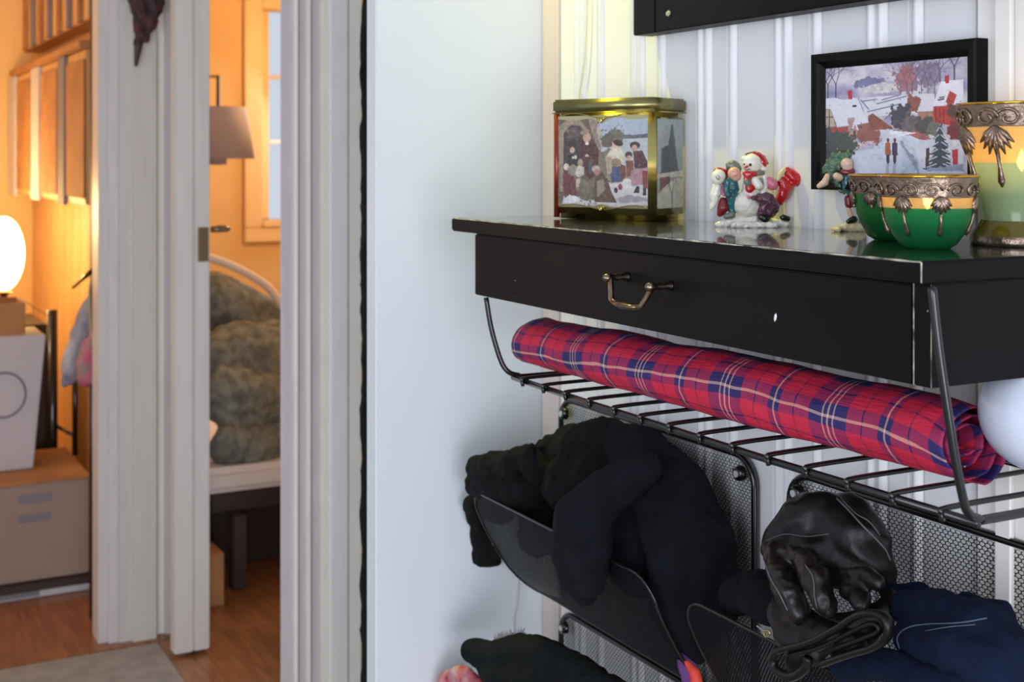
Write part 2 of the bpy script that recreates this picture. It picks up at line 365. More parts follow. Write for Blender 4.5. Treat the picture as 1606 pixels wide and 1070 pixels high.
# ---------------------------------------------------------------- store room things
lz = on(0, -3.7, 0, 392)[0]
lm = thing('table_lamp', (-3.6, -.50, .62), 'glowing warm lamp behind the cardboard boxes in left room', 'lamp')
lc = A(6, 398, 4.35)
lm.location = (lc.x, lc.y, .70)
bm = bmesh.new(); bmesh.ops.create_uvsphere(bm, u_segments=24, v_segments=16, radius=1, matrix=Matrix.Translation(lc) @ Matrix.Diagonal((.066,.066,.125,1))); fin('glowing_shade', bm, 'glow', lm, True)
bm = lathe(bmesh.new(), [(.001,.701),(.06,.702),(.06,.712),(.015,.725),(.012,.79),(.03,.80)], lc, 20); fin('lamp_base', bm, 'brass', lm, True)
bx('side_table', lc.x-.2, lc.x+.15, lc.y-.4, lc.y+.12, .0, .70, 'darkwood', None, .005); tag(bpy.data.objects['side_table'], 'dark low table behind boxes under glowing lamp', 'table')
def solid(name, corners, h, m, parent=None, top=None, bev=0):
    bm = bmesh.new(); lo = [bm.verts.new(c) for c in corners]; hi = [bm.verts.new((c[0]+ (top[0] if top else 0), c[1]+(top[1] if top else 0), c[2]+h)) for c in corners]
    bm.faces.new(lo); bm.faces.new(hi)
    for i in range(len(lo)): bm.faces.new((lo[i], lo[(i+1)%len(lo)], hi[(i+1)%len(lo)], hi[i]))
    if bev: bmesh.ops.bevel(bm, geom=list(bm.edges), offset=bev, segments=2, affect='EDGES')
    return fin(name, bm, m, parent)
# lower flat box, big moving box on it, white box on that, open carton on top
fx = on(2, .004, 140, 925)[0]; FX = -2.31; yr = on(0, FX, 140, 900)[0].y
def crate(name, x1, y1, d, wd, z0, z1, m, label, flaps=False, lean=0):
    r = thing(name, (x1-d/2, y1-wd/2, z0), label, 'box', None)
    c = [(x1, y1, z0), (x1-d, y1, z0), (x1-d, y1-wd, z0), (x1, y1-wd, z0)]
    solid('carton_body', c, z1-z0, m, r, (0, lean) if lean else None, .003); return r
zA = on(0, FX, 70, 908)[0].z; zB = on(0, FX, 70, 757)[0].z
b1 = crate('flat_box', FX+.02, yr, .44, .62, .005, zA-.022, 'whitebox', 'low pale printed box under dark board at floor in left room')
bx('printed_mark', FX+.0205, FX+.0215, yr-.30, yr-.14, .010, .024, 'mark', b1)
bx('dark_board', FX-.43, FX+.03, yr-.62, yr+.002, zA-.021, zA-.001, 'darkwood'); tag(bpy.data.objects['dark_board'], 'thin dark board between flat box and large moving box', 'board')
b2 = crate('moving_box', FX, yr, .42, .60, zA, zB, 'cardside', 'large closed cardboard moving box with two printed lines')
y_ = lambda px: on(0, FX, px, 800)[0].y
for (pa, pb, a, b) in ((28,82,775,789),(28,80,806,819)):
    bx('printed_line', FX+.0002, FX+.001, y_(pa), y_(pb), on(0,FX,50,b)[0].z, on(0,FX,50,a)[0].z, 'mark', b2)
bx('top_flap', FX-.21, FX+.004, yr-.60, yr+.003, zB+.0005, zB+.005, 'card', b2); bx('top_flap', FX-.42, FX-.212, yr-.60, yr+.003, zB+.0005, zB+.005, 'card', b2)
X3 = FX-.17; y3 = on(0, X3, 52, 690)[0].y; z3 = on(0, X3, 40, 527)[0].z; top3 = on(0, X3, 72, 527)[0].y
b3 = crate('white_box', X3, y3, .22, .45, zB+.006, z3, 'whitebox', 'white slanted box with printed ring standing on moving box', lean=top3-y3)
cc = on(0, X3+.001, 5, 620)[0]; bm = tube(bmesh.new(), [cc+Vector((0, .062*math.cos(a), .066*math.sin(a))) for a in np.linspace(0, 2*math.pi, 28, endpoint=False)], .0035, 6, True); fin('printed_ring', bm, 'mark', b3)
z4 = on(0, X3-.02, 30, 475)[0].z; y4 = on(0, X3-.02, 40, 500)[0].y
b4 = thing('open_carton', (X3-.1, y4-.2, z3+.002), 'open topped brown cardboard carton on top of white box', 'box')
for (a,b,c,d) in ((X3-.2, X3-.02, y4-.004, y4), (X3-.2, X3-.02, y4-.4, y4-.396), (X3-.024, X3-.02, y4-.396, y4-.004), (X3-.2, X3-.196, y4-.396, y4-.004)): bx('carton_side', a,b,c,d, z3+.003, z4, 'card', b4)
solid('carton_flap', [(X3-.02, y4, z4), (X3-.2, y4, z4), (X3-.2, y4+.004, z4), (X3-.02, y4+.004, z4)], -.05, 'card', b4, (0, .07))
# clothes rack with hanging clothes
ck = thing('clothes_stand', (-2.75, -.30, .005), 'black metal clothes stand beside the boxes in left room', 'rack')
tp = A(82, 486, 4.16); bm = tube(bmesh.new(), [(tp.x,tp.y,.005),(tp.x,tp.y,tp.z)], .017); fin('post', bm, 'blk', ck, True)
tp2 = A(146, 560, 3.5); bm = tube(bmesh.new(), [(tp2.x,tp2.y,.005),(tp2.x,tp2.y,A(146,450,3.5).z)], .010); fin('post', bm, 'blk', ck, True)
a1, a2 = A(88, 668, 4.16), A(118, 685, 4.13); fin('crossbar', tube(bmesh.new(), [a1, a2], .006), 'blk', ck, True)
tp3 = A(118, 600, 4.13); fin('post', tube(bmesh.new(), [(tp3.x,tp3.y,.30),(tp3.x,tp3.y,A(118,560,4.13).z)], .009), 'blk', ck, True)
a1, a2 = A(115, 450, 3.9), A(150, 420, 3.6); fin('top_bar', tube(bmesh.new(), [a1, a2], .007), 'blk', ck, True)
tag(blob('striped_garment', [[Q(150,445,3.62,10),Q(136,500,3.6,17),Q(118,560,3.6,18),Q(104,600,3.6,10)]], 'greycloth', None, .008, 3, .01, .05), 'grey and white garment hanging from the black clothes stand', 'clothes')
tag(blob('floral_garment', [[Q(150,520,3.50,9),Q(140,560,3.50,18),Q(132,592,3.50,16),Q(150,590,3.50,16)]], 'pinkcloth', None, .008, 3, .008, .04), 'pink floral garment hanging lowest on the clothes stand', 'clothes')
# wall cupboard with posts on the divider wall
cb = thing('wall_cupboard', (-3.0, -.26, .9), 'pine wall cupboard with pale upright strips above the lamp', 'cabinet')
def yz(px, py, y): return on(1, y, px, py)[0]
YC = -.30
ta, tb = yz(28,112,YC), yz(134,76,YC); bt = yz(134,322,YC).z
bx('cupboard_body', ta.x-.1, tb.x, YC, -.207, bt, tb.z, 'pine', cb, .004)
bx('top_rail', ta.x-.1, tb.x+.01, YC-.02, -.207, tb.z+.001, tb.z+.025, 'card', cb, .003)
for (a, b, m_) in ((12,23,'whitebox'),(48,60,'whitebox'),(90,100,'mark')):
    xa, xb = yz(a,200,YC-.012).x, yz(b,200,YC-.012).x
    bx('upright_strip', xa, xb, YC-.012, YC-.0005, bt-.01, tb.z, m_, cb, .002)
for (a, b) in ((26,46),(63,88),(103,131)):
    xa, xb = yz(a,200,YC-.006).x, yz(b,200,YC-.006).x
    bx('door_panel', xa, xb, YC-.006, YC-.0005, bt+.02, tb.z-.03, 'card', cb, .002)
bx('door_jamb_pole', yz(141,200,-.30).x, yz(149,200,-.30).x, -.30, -.28, .3, 2.38, 'darkwood'); tag(bpy.data.objects['door_jamb_pole'], 'narrow dark upright pole beside the wall cupboard', 'pole')
cb2 = thing('upper_cupboard', (-3.0, -.26, 1.6), 'brown timber cupboard with upright battens above pine cupboard', 'cabinet')
z0 = tb.z+.10
bx('cupboard_body', -4.0, -2.35, -.27, -.207, z0, 2.3, 'darkwood' if False else 'pine', cb2, .004)
for i in range(8): bx('batten', -2.45-.2*i-.04, -2.45-.2*i, -.285, -.2705, z0, 2.3, 'card' if i % 2 else 'mark', cb2, .002)

# ---------------------------------------------------------------- bedroom things
bd = thing('bed', (-2.6, .6, .005), 'bed with grey green duvet and white sheet seen through doorway', 'bed')
Y0 = A(335, 760, 3.75); 
sx0 = A(336, 770, 3.7)
zm0, zm1 = A(380, 772, 3.75).z, A(380, 735, 3.75).z
XB = A(380, 772, 3.75).x
bx('mattress', XB-1.3, XB, sx0.y-.03, sx0.y+1.3, zm0, zm1+.005, 'sheet', bd, .02)
bx('bed_frame', XB-1.3, XB-.03, sx0.y, sx0.y+1.3, zm0-.06, zm0-.002, 'darkwood', bd, .004)
bx('under_bed_shade', XB-1.2, XB-.22, sx0.y+.05, sx0.y+1.25, .006, zm0-.061, 'darkwood', bd)  # dark panel added in place of the shade under the bed
lg = A(372, 900, 3.75); bx('leg', lg.x-.03, lg.x+.03, lg.y-.02, lg.y+.02, .006, zm0-.062, 'darkwood', bd, .004)
lg = A(440, 900, 4.2); bx('leg', lg.x-.03, lg.x+.03, lg.y-.02, lg.y+.02, .006, zm0-.062, 'darkwood', bd, .004)
blob('duvet', [[Q(362,700,3.80,34),Q(430,700,3.9,32),Q(500,700,4.0,32)], [Q(352,620,3.86,46),Q(450,620,4.0,55),Q(520,640,4.1,40)], [Q(345,560,3.95,50),Q(440,560,4.05,60),Q(500,580,4.1,50)]], 'duvet', bd, .015, 4, .02, .09)
blob('pillow', [[Q(340,470,4.05,48),Q(390,500,4.1,48),Q(430,540,4.12,45)]], 'duvet', bd, .014, 5, .015, .12)
pts = [A(x, y, 4.08) for x, y in ((318,402),(340,408),(370,420),(400,436),(425,455),(448,488))]
fin('pillow_piping', tube(bmesh.new(), curve(pts, 5), .013), 'sheet', bd, True)
bx('storage_box', *(lambda v: (v.x-.12, v.x, v.y-.2, v.y))(A(351, 900, 3.6)), .005, A(345, 868, 3.6).z, 'card'); tag(bpy.data.objects['storage_box'], 'small light box on floor beside the bed', 'box')
hp = thing('hanging_lamp', A(343, 120, 4.4), 'grey fabric lampshade lamp hanging before the orange bedroom wall', 'lamp')
sc = A(342, 210, 4.4); k = 4.4/F; zt, zb = A(0,168,4.4).z, A(0,249,4.4).z
fin('lamp_shade', lathe(bmesh.new(), [(44*k,zt),(57*k,zb),(56*k,zb),(43*k,zt)], sc, 32), 'lampshade', hp, True)
fin('lamp_rod', tube(bmesh.new(), [(sc.x,sc.y,zt-.03),(sc.x,sc.y,A(0,120,4.4).z)], .006), 'blk', hp)
fin('shade_ring', tube(bmesh.new(), [(sc.x-.1,sc.y,zt-.03),(sc.x+.1,sc.y,zt-.03)], .003), 'blk', hp)
fin('lamp_socket', lathe(bmesh.new(), [(.002,zb-.022),(.03,zb-.02),(.03,zb+.03),(.015,zb+.07)], sc, 16), 'lampshade', hp)
fin('lamp_arm', tube(bmesh.new(), [(sc.x,sc.y,A(0,120,4.4).z),(-3.598,sc.y,A(0,100,4.4).z)], .005), 'blk', hp)
# heart hanging at the casing
hx = -1.80
ht = thing('hanging_heart', on(0, hx, 222, 50)[0], 'dark red shaggy heart hanging at top of white door casing', 'decoration')
def X(px, py, r): v, t = on(0, hx, px, py); return (v, r*t/F)
blob('heart_body', [[X(215,-50,22),X(218,10,15),X(222,50,12),X(216,75,7)],[X(250,-40,18),X(240,20,14),X(226,60,9)]], 'heart', ht, .004, 3, .006, .02, Matrix.Diagonal((.5,1,1,1)))
blob('heart_tip', [[X(217,72,7),X(213,102,3)]], 'darkwood', ht, .003, 1, 0, .02)
# black filler added behind the partition so the gap reads dark
ct = blob('dark_gap_filler', [[(Vector((-.5,-.108,1.9)),.070),(Vector((-.5,-.116,1.4)),.074),(Vector((-.5,-.116,.9)),.074),(Vector((-.5,-.116,.30)),.074)]], 'knit', None, .01, 2, .005, .06)
tag(ct, 'added black filler in the narrow gap between door casing and white partition', 'coat')

# ---------------------------------------------------------------- black wall shelf with drawer and wire rack
ZT = 1.17
sh = thing('wall_shelf', (.42, -.13, ZT), 'black wooden wall shelf with one drawer and wire rack below', 'shelf')
st_ = bx('shelf_top', 0.0, .8394, -.26, -.015, 1.152, ZT, ['blacktop', 'black'], sh, .002)
for p_ in st_.data.polygons: p_.material_index = 0 if p_.normal.z > .9 else 1
bx('side_panel', .052, .070, -.248, -.015, 1.0705, 1.1518, 'black', sh, .001)
bx('side_panel', .8215, .8400, -.250, -.015, 1.0705, 1.1518, 'black', sh, .001)
bx('back_panel', .0705, .821, -.03, -.016, 1.0705, 1.1518, 'black', sh)
bx('bottom_panel', .0705, .821, -.236, -.031, 1.074, 1.080, 'black', sh)
df = bx('drawer_front', .0505, .8203, -.250, -.237, 1.0705, 1.1500, 'black', sh, .0012)
hd = tube(bmesh.new(), curve([(.4145,-.272,1.1225),(.418,-.274,1.116),(.4235,-.277,1.106),(.429,-.279,1.1003),(.45,-.280,1.0975),(.476,-.279,1.0985),(.482,-.277,1.103),(.487,-.274,1.112),(.4915,-.272,1.1195)], 4), .0030, 10)
fin('drawer_handle', hd, 'handle', df, True)
fin('grip', tube(bmesh.new(), [(.430,-.2795,1.1000),(.442,-.2805,1.0985),(.453,-.2805,1.0980),(.464,-.2805,1.0978),(.476,-.279,1.0985)], [.003,.0052,.0062,.0052,.003], 10, flat=.6), 'handle', df, True)
for hx_, hz in ((.413,1.1232),(.4925,1.1205)):
    fin('handle_post', tube(bmesh.new(), [(hx_,-.281,hz),(hx_,-.279,hz),(hx_,-.274,hz),(hx_,-.270,hz),(hx_,-.267,hz),(hx_,-.264,hz),(hx_,-.258,hz),(hx_,-.251,hz),(hx_,-.2502,hz)], [.001,.0038,.0050,.0038,.0028,.0042,.0026,.0055,.0055], 12), 'handle', df, True)
v = on(1, -.2503, 1216, 498)[0]; bm = bmesh.new(); bmesh.ops.create_icosphere(bm, subdivisions=1, radius=1, matrix=Matrix.Translation(v) @ Matrix.Rotation(.25,4,'Y') @ Matrix.Diagonal((.0018,.0008,.0042,1))); fin('drawer_mark', bm, 'whitemark', df)  # small white mark on the drawer front
for (px, py, s) in ((806,466,.0010),(808,440,.0008),(912,384,.0010),(1126,408,.0008),(1455,488,.0007)):
    v = on(1, -.2503, px, py)[0]; bm = bmesh.new(); bmesh.ops.create_icosphere(bm, subdivisions=1, radius=1, matrix=Matrix.Translation(v) @ Matrix.Diagonal((s,.0006,s*1.3,1))); fin('drawer_mark', bm, 'wornglint', df)  # small worn chips in the black paint
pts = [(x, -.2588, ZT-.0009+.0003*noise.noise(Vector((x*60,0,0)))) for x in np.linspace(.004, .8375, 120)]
fin('worn_glint_edge', tube(bmesh.new(), pts, [max(.0002,.0008+.0007*noise.noise(Vector((p[0]*45,3,1)))) for p in pts], 5), 'wornglint', sh)  # pale edge lines: wear plus gloss highlight put into the colour
fin('worn_glint_edge', tube(bmesh.new(), [(.8386,-.2592,z) for z in np.linspace(1.153,1.169,10)], .0007, 5), 'wornglint', sh)
fin('worn_glint_edge', tube(bmesh.new(), [(.8218,-.2500,z) for z in np.linspace(1.0710,1.151,20)], .0006, 5), 'wornglint', sh)
fin('worn_glint_edge', tube(bmesh.new(), [(.8396,-.2497,z) for z in np.linspace(1.0710,1.151,20)], .0004, 5), 'wornglint', sh)
XR, XL, YF, ZR = .853, .0975, -.216, .968
fin('rack_arm', tube(bmesh.new(), curve([(.847,-.256,1.1495),(.848,-.2565,1.143),(.8495,-.2515,1.10),(.852,-.240,1.03),(XR,-.230,.987),(XR,-.224,.974),(XR,-.212,.9675),(XR,-.19,.966),(XR,-.02,.966)], 6), .0037, 10), 'metalblack', sh, True)
fin('rack_arm', tube(bmesh.new(), curve([(.083,-.250,1.0695),(.086,-.244,1.03),(.092,-.234,.990),(.096,-.225,.974),(XL,-.21,.968),(XL,-.19,.966),(XL,-.02,.966)], 6), .0034, 10), 'metalblack', sh, True)
fin('front_rail', tube(bmesh.new(), [(XL-.004,YF,.965),(.3,YF,.963),(.6,YF,.963),(XR+.003,YF,.965)], .0036, 10), 'metalblack', sh, True)
fin('back_rail', tube(bmesh.new(), [(XL,-.03,.965),(XR,-.03,.965)], .003, 8), 'metalblack', sh, True)
nsl = 14
for i in range(nsl):
    x = XL+.030+(XR-.03-XL-.03)*i/(nsl-1)
    fin('rack_slat', tube(bmesh.new(), curve([(x,YF-.004,.9595),(x,YF-.005,.966),(x,YF+.003,.9695),(x,-.12,.9695),(x,-.026,.9695)], 4), .0024, 6), 'metalblack', sh, True)

# ---------------------------------------------------------------- rolled tartan blanket on the rack
NU, NV = 200, 260
ax0, ax1 = Vector((.090,-.180,1.009)), Vector((.792,-.148,1.006))
turns = 3.1
bm = bmesh.new(); uvl = bm.loops.layers.uv.new('UVMap'); grid = []; uvs = []
for i in range(NU+1):
    u = i/NU; row = []; ur = []; arc = 0; prev = None
    for j in range(NV+1):
        th = j/NV*turns*2*math.pi; R_ = .0400-.0290*(j/NV)
        taper = 1-.06*math.cos(u*5)-.05*(u > .9)*(u-.9)/.1
        q = Vector((u*9, math.cos(th)*1.2, math.sin(th)*1.2+j/NV*4))
        wr_ = .0022*noise.noise(q)+.0012*noise.noise(q*2.7)
        a = th+math.radians(285)
        yy = math.cos(a)*(R_+wr_)*1.14*taper; zz = math.sin(a)*(R_+wr_)*.93*taper
        if zz < -.0345: zz = -.0345+(zz+.0345)*.2
        uu = u
        endw = .008*noise.noise(Vector((j*.02,3,0))) + (j/NV)*.012
        c = ax0.lerp(ax1, u); sag = -.0015*math.sin(u*math.pi*6)
        xo = -endw*(u**12) + (.010*math.sin(a) )*((1-u)**10)
        p = c+Vector((xo, yy, zz+sag*(zz > 0))); row.append(bm.verts.new(p))
        if prev is not None: arc += math.hypot(yy-prev[0], zz-prev[1])
        prev = (yy, zz); ur.append((u*.703+.09+.006*noise.noise(Vector((u*3, j*.02, 7))), arc))
    grid.append(row); uvs.append(ur)
for i in range(NU):
    for j in range(NV):
        f = bm.faces.new((grid[i][j], grid[i+1][j], grid[i+1][j+1], grid[i][j+1])); f.smooth = True
        for lp, (a, b) in zip(f.loops, ((i,j),(i+1,j),(i+1,j+1),(i,j+1))): lp[uvl].uv = uvs[a][b]
ro = fin('rolled_blanket', bm, 'tartan', uvname=1); tag(ro, 'rolled red and navy tartan cloth lying on the wire rack', 'blanket')
sd = ro.modifiers.new('thickness', 'SOLIDIFY'); sd.thickness = .0012; sd.offset = -1

# ---------------------------------------------------------------- expanded metal mesh wall holders
def hexmesh(bm, W_, H_, fmap, cr=.03, a=.0066, s=.0037, k=.80, crb=None):
    nr = int(H_/s); nc = int(W_/a)+1
    def ok(x, y):
        if x < .001 or x > W_-.001 or y < .001 or y > H_-.001: return False
        for cx_, cy_ in ((cr, H_-cr), (W_-cr, H_-cr), (cr, cr), (W_-cr, cr)):
            if (x < cr or x > W_-cr) and ((y > H_-cr) if cy_ > H_/2 else (y < cr)) and abs(x-cx_) <= cr and abs(y-cy_) <= cr:
                if math.hypot(x-cx_, y-cy_) > cr: return False
        return True
    p, q = s/3, 2*s/3; hexv = [(0,q),(a/2,p),(a/2,-p),(0,-q),(-a/2,-p),(-a/2,p)]
    vs = []; fs = []
    for r in range(nr+1):
        for c in range(nc+1):
            x = c*a+(a/2 if r % 2 else 0); y = r*s
            if not ok(x, y): continue
            b = len(vs)
            for (hx_, hy) in hexv: vs.append(fmap(x+hx_, y+hy))
            for (hx_, hy) in hexv: vs.append(fmap(x+hx_*k, y+hy*k))
            for i in range(6): j = (i+1) % 6; fs.append((b+i, b+j, b+6+j, b+6+i))
    me = bpy.data.meshes.new('mesh_sheet'); me.from_pydata([tuple(v) for v in vs], [], fs); return me
def rrect(x0, x1, z0, z1, r, y):
    out = []
    for cx_, cz, a0 in ((x1-r, z1-r, 0), (x0+r, z1-r, 90), (x0+r, z0+r, 180), (x1-r, z0+r, 270)):
        for i in range(7):
            a = math.radians(a0+15*i); out.append((cx_+r*math.cos(a), y, cz+r*math.sin(a)))
    return out
PROF = [(-.172,.190),(-.158,.150),(-.137,.110),(-.110,.068),(-.078,.036),(-.040,.012),(-.006,.0)]
def holder(x0, x1, z1, h, label, cut=None):
    z0 = z1-h; Wd = x1-x0
    r = thing('mesh_holder', ((x0+x1)/2, -.01, z0), label, 'organizer', 'black mesh holders on the panelled wall')
    me = hexmesh(None, Wd-.006, h-.006, lambda x, y: (x0+.003+x, -.019, z0+.003+y), .03)
    fin('back_mesh', me, 'meshm', r, kind='stuff')
    fin('back_frame', tube(bmesh.new(), rrect(x0, x1, z0, z1, .034, -.019), .0044, 8, True), 'metalblack', r, True)
    # curved front pocket
    cv = curve([(0, y, z+z0) for y, z in PROF], 6); L = [0]
    for i in range(1, len(cv)): L.append(L[-1]+(cv[i]-cv[i-1]).length)
    def fm(x, s_):
        s2 = min(max(L[-1]-s_, 0), L[-1]-1e-6); i = max(k for k in range(len(L)) if L[k] <= s2); i = min(i, len(L)-2)
        t = (s2-L[i])/(L[i+1]-L[i]); p = cv[i].lerp(cv[i+1], t); return (x0+x, p.y, p.z)
    me = hexmesh(None, Wd, L[-1], fm, .035, .0044, .0026, .30); fin('front_pocket', me, 'pocketm', r, kind='stuff')
    edge = [fm(0, L[-1]*i/12) for i in range(0, 11)]; top = L[-1]
    tl = []
    for i in range(7):
        a = math.radians(90*i/6); tl.append(fm(.035-.035*math.cos(a), top-.035+.035*math.sin(a)))
    tr = [fm(Wd-.035+.035*math.sin(math.radians(90*i/6)), top-.035+.035*math.cos(math.radians(90*i/6))) for i in range(7)]
    pts = [fm(0, s_) for s_ in np.linspace(0, top-.037, 12)]+tl+tr+[fm(Wd, s_) for s_ in np.linspace(top-.037, 0, 12)]
    fin('pocket_rim', tube(bmesh.new(), pts, .0017, 6), 'metalblack', r, True)
    for (sx, sz_) in ((x0+.020, z1-.020), (x1-.020, z1-.020)):
        w_ = fin('washer', tube(bmesh.new(), [(sx,-.0225,sz_),(sx,-.0235,sz_),(sx,-.0305,sz_),(sx,-.031,sz_)], [.0095,.0095,.0085,.003], 14), 'metalblack', r, True)
        fin('screw', tube(bmesh.new(), [(sx,-.0300,sz_),(sx,-.0325,sz_)], .0042, 12), 'screwpale', w_, False)
    return r
holder(-.118, .340, .887, .310, 'black mesh wall holder stuffed with knitted hats, upper left one')
holder(.404, .865, .887, .310, 'black mesh wall holder filled with leather gloves, at lower right')
holder(-.118, .340, .566, .310, 'lowest black mesh wall holder, under the knitted hats holder')

# ---------------------------------------------------------------- knitwear in the upper left holder
FL = Matrix.Diagonal((1, .75, 1, 1))
o = blob('knitted_beanie', [[P(1005,712,-.075,46),P(1055,780,-.085,66),P(1085,860,-.095,74),P(1078,940,-.10,62),P(1090,1000,-.09,45)],[P(960,690,-.07,35),P(1010,720,-.075,50)],[P(1000,830,-.10,60),P(1010,880,-.10,60)],[P(1128,900,-.075,34),P(1120,960,-.075,38)]], 'knitn', None, .0045, 5, .004, .05)
tag(o, 'large dark navy knitted beanie bulging over right of upper mesh holder', 'hat')
o = blob('knitted_scarf', [[P(1010,735,-.14,30),P(955,770,-.17,40),P(912,815,-.185,46),P(900,860,-.19,40),P(908,910,-.19,32),P(918,932,-.185,20)],[P(930,800,-.18,38),P(925,860,-.19,38),P(925,915,-.19,24)]], 'knitn', None, .004, 4, .003, .04)
tag(o, 'folded black knitted scarf flap hanging over the pocket front', 'scarf')
o = blob('black_wool_hat', [[P(868,722,-.10,34),P(905,705,-.09,40),P(945,695,-.08,40),P(985,700,-.07,32)],[P(850,700,-.11,12),P(865,700,-.11,20)],[P(890,760,-.11,45),P(940,745,-.10,50)],[P(850,790,-.11,40),P(845,840,-.085,36)]], 'knit', None, .004, 4, .006, .035)
tag(o, 'black wool hat crumpled on top of the heap, nearest the wall', 'hat')
o = blob('black_fleece_mitten', [[P(748,735,-.165,19),P(775,728,-.165,22),P(805,727,-.16,22),P(825,712,-.155,16),P(836,700,-.155,8)],[P(748,760,-.165,20),P(785,755,-.15,32),P(830,770,-.13,42)],[P(742,790,-.15,14),P(749,830,-.13,14),P(754,862,-.12,17),P(752,876,-.12,16),P(772,872,-.10,17)],[P(757,800,-.135,14),P(790,800,-.115,22)],[P(832,725,-.15,22),P(845,740,-.14,24)]], 'knit', None, .0035, 3, .005, .025)
tag(o, 'black fleece mitten drooping past left end of upper mesh holder', 'mitten')

# ---------------------------------------------------------------- gloves in the right holder
o = blob('leather_glove', [[P(1232,850,-.12,36),P(1262,820,-.11,44),P(1300,812,-.10,44),P(1345,845,-.095,48),P(1372,880,-.09,34)],[P(1285,790,-.09,16),P(1322,785,-.085,18),P(1345,805,-.085,22)],[P(1240,870,-.12,34),P(1300,870,-.11,48),P(1350,890,-.10,36)],[P(1385,850,-.085,18),P(1393,900,-.085,14),P(1392,930,-.085,12)]], 'leather', None, .0035, 4, .0045, .045)
tag(o, 'crumpled black leather glove on top of the right holder', 'glove')
o = blob('brown_leather_glove', [[P(1212,872,-.165,16),P(1224,900,-.175,22),P(1238,935,-.18,25),P(1255,962,-.18,17)],[P(1262,880,-.17,16),P(1278,910,-.175,23),P(1292,942,-.178,22),P(1296,955,-.178,15)],[P(1205,862,-.16,14),P(1240,870,-.16,16),P(1270,878,-.16,14)]], 'leatherb', None, .0024, 2, .003, .018)
tag(o, 'dark brown leather glove with two fingers curled over pocket edge', 'glove')
o = blob('black_glove_fingers', [[P(1330,905,-.15,16),P(1362,905,-.155,17),P(1376,914,-.16,12)],[P(1330,925,-.16,15),P(1348,938,-.165,18),P(1352,950,-.17,13)],[P(1300,990,-.16,26),P(1350,985,-.15,28),P(1390,960,-.14,20),P(1398,935,-.13,12)]], 'leather', None, .0026, 3, .002, .02)
tag(o, 'black leather glove with grey shiny fingertips right of brown glove', 'glove')
o = blob('strapped_glove', [[P(1225,960,-.17,22),P(1240,1000,-.18,26),P(1275,1020,-.18,24),P(1250,1040,-.185,22)],[P(1240,970,-.17,26),P(1300,1000,-.17,28),P(1340,1010,-.17,20)]], 'leather', None, .003, 3, .003, .03)
tag(o, 'black leather glove under the strap, with a small brass zip pull', 'glove')
def seam(parent, pts, yy, rpx, m='seam'):
    """a stitched seam that follows the surface of its garment"""
    me = parent.data; co = [v.co for v in me.vertices]; out = []
    from mathutils.kdtree import KDTree
    from mathutils.bvhtree import BVHTree
    bt = BVHTree.FromPolygons([tuple(v) for v in co], [tuple(p.vertices) for p in me.polygons]); base = Vector(rootloc(parent))
    for q in curve([P(x, y, yy, 1)[0] for x, y in pts], 5):
        d = (q-Vector(CAM)).normalized(); h = bt.ray_cast(Vector(CAM)-base, d)
        if h[0] is not None: out.append(h[0]+base+h[1]*.0004)
    if len(out) > 3: fin('seam', tube(bmesh.new(), out, rpx*1.4/F, 6), m, parent, True)
LG, BG, NC_ = bpy.data.objects['leather_glove'], bpy.data.objects['brown_leather_glove'], None
seam(LG, ((1312,782),(1330,800),(1350,822),(1370,842),(1388,862),(1396,880)), -.1, 1.6)  # glove seam lines: leather highlight put into their pale colour
seam(LG, ((1318,782),(1342,806),(1362,818),(1380,840)), -.1, 1.0)
seam(LG, ((1200,850),(1230,838),(1265,842),(1300,838)), -.1, .9)
seam(BG, ((1200,880),(1208,905),(1222,930),(1236,958)), -.17, 1.4)
seam(BG, ((1262,885),(1275,905),(1278,935),(1282,955)), -.17, 1.1)
st = thing('leather_strap', P(1300,1000,-.2,1)[0], 'looped black leather strap lying across the gloves', 'strap')
lp = [P(x,y,-.205+.0,1)[0] for x,y in ((1222,1020),(1270,1008),(1315,985),(1345,966),(1375,962),(1393,975),(1392,998),(1372,1015),(1330,1028),(1290,1042))]
fin('strap_band', tube(bmesh.new(), curve(lp, 6), .0060, 8, flat=.55), 'leather', st, True)
lp = [P(x,y,-.203,1)[0] for x,y in ((1240,1028),(1290,1015),(1335,992),(1370,978),(1380,990),(1352,1003),(1310,1018))]
fin('inner_band', tube(bmesh.new(), curve(lp, 6), .0042, 8, flat=.6), 'leather', st, True)
lp = [P(x,y,-.203,1)[0] for x,y in ((1222,1020),(1212,1035),(1218,1052),(1240,1062),(1262,1050),(1268,1032))]
fin('strap_loop', tube(bmesh.new(), curve(lp, 6), .0045, 8), 'leather', st, True)
zp = thing('zip_pull', P(1203,990,-.195,1)[0], 'tiny brass zip pull lying at pocket edge', 'zip pull')
fin('pull_tab', tube(bmesh.new(), [P(1187,982,-.196,1)[0],P(1200,991,-.196,1)[0]], .0008, 6), 'screw', zp)
fin('pull_ring', tube(bmesh.new(), [P(1203+5*math.cos(a),994+5*math.sin(a),-.196,1)[0] for a in np.linspace(0,6.28,10,endpoint=False)], .0011, 6, True), 'gold', zp, True)
o = blob('dark_mitten', [[P(1150,935,-.13,26),P(1185,935,-.14,34),P(1215,950,-.14,34)],[P(1160,915,-.11,20),P(1200,915,-.12,22)]], 'knitn', None, .0035, 4, .004, .04)
tag(o, 'dark blue black mitten left of the brown leather glove', 'mitten')
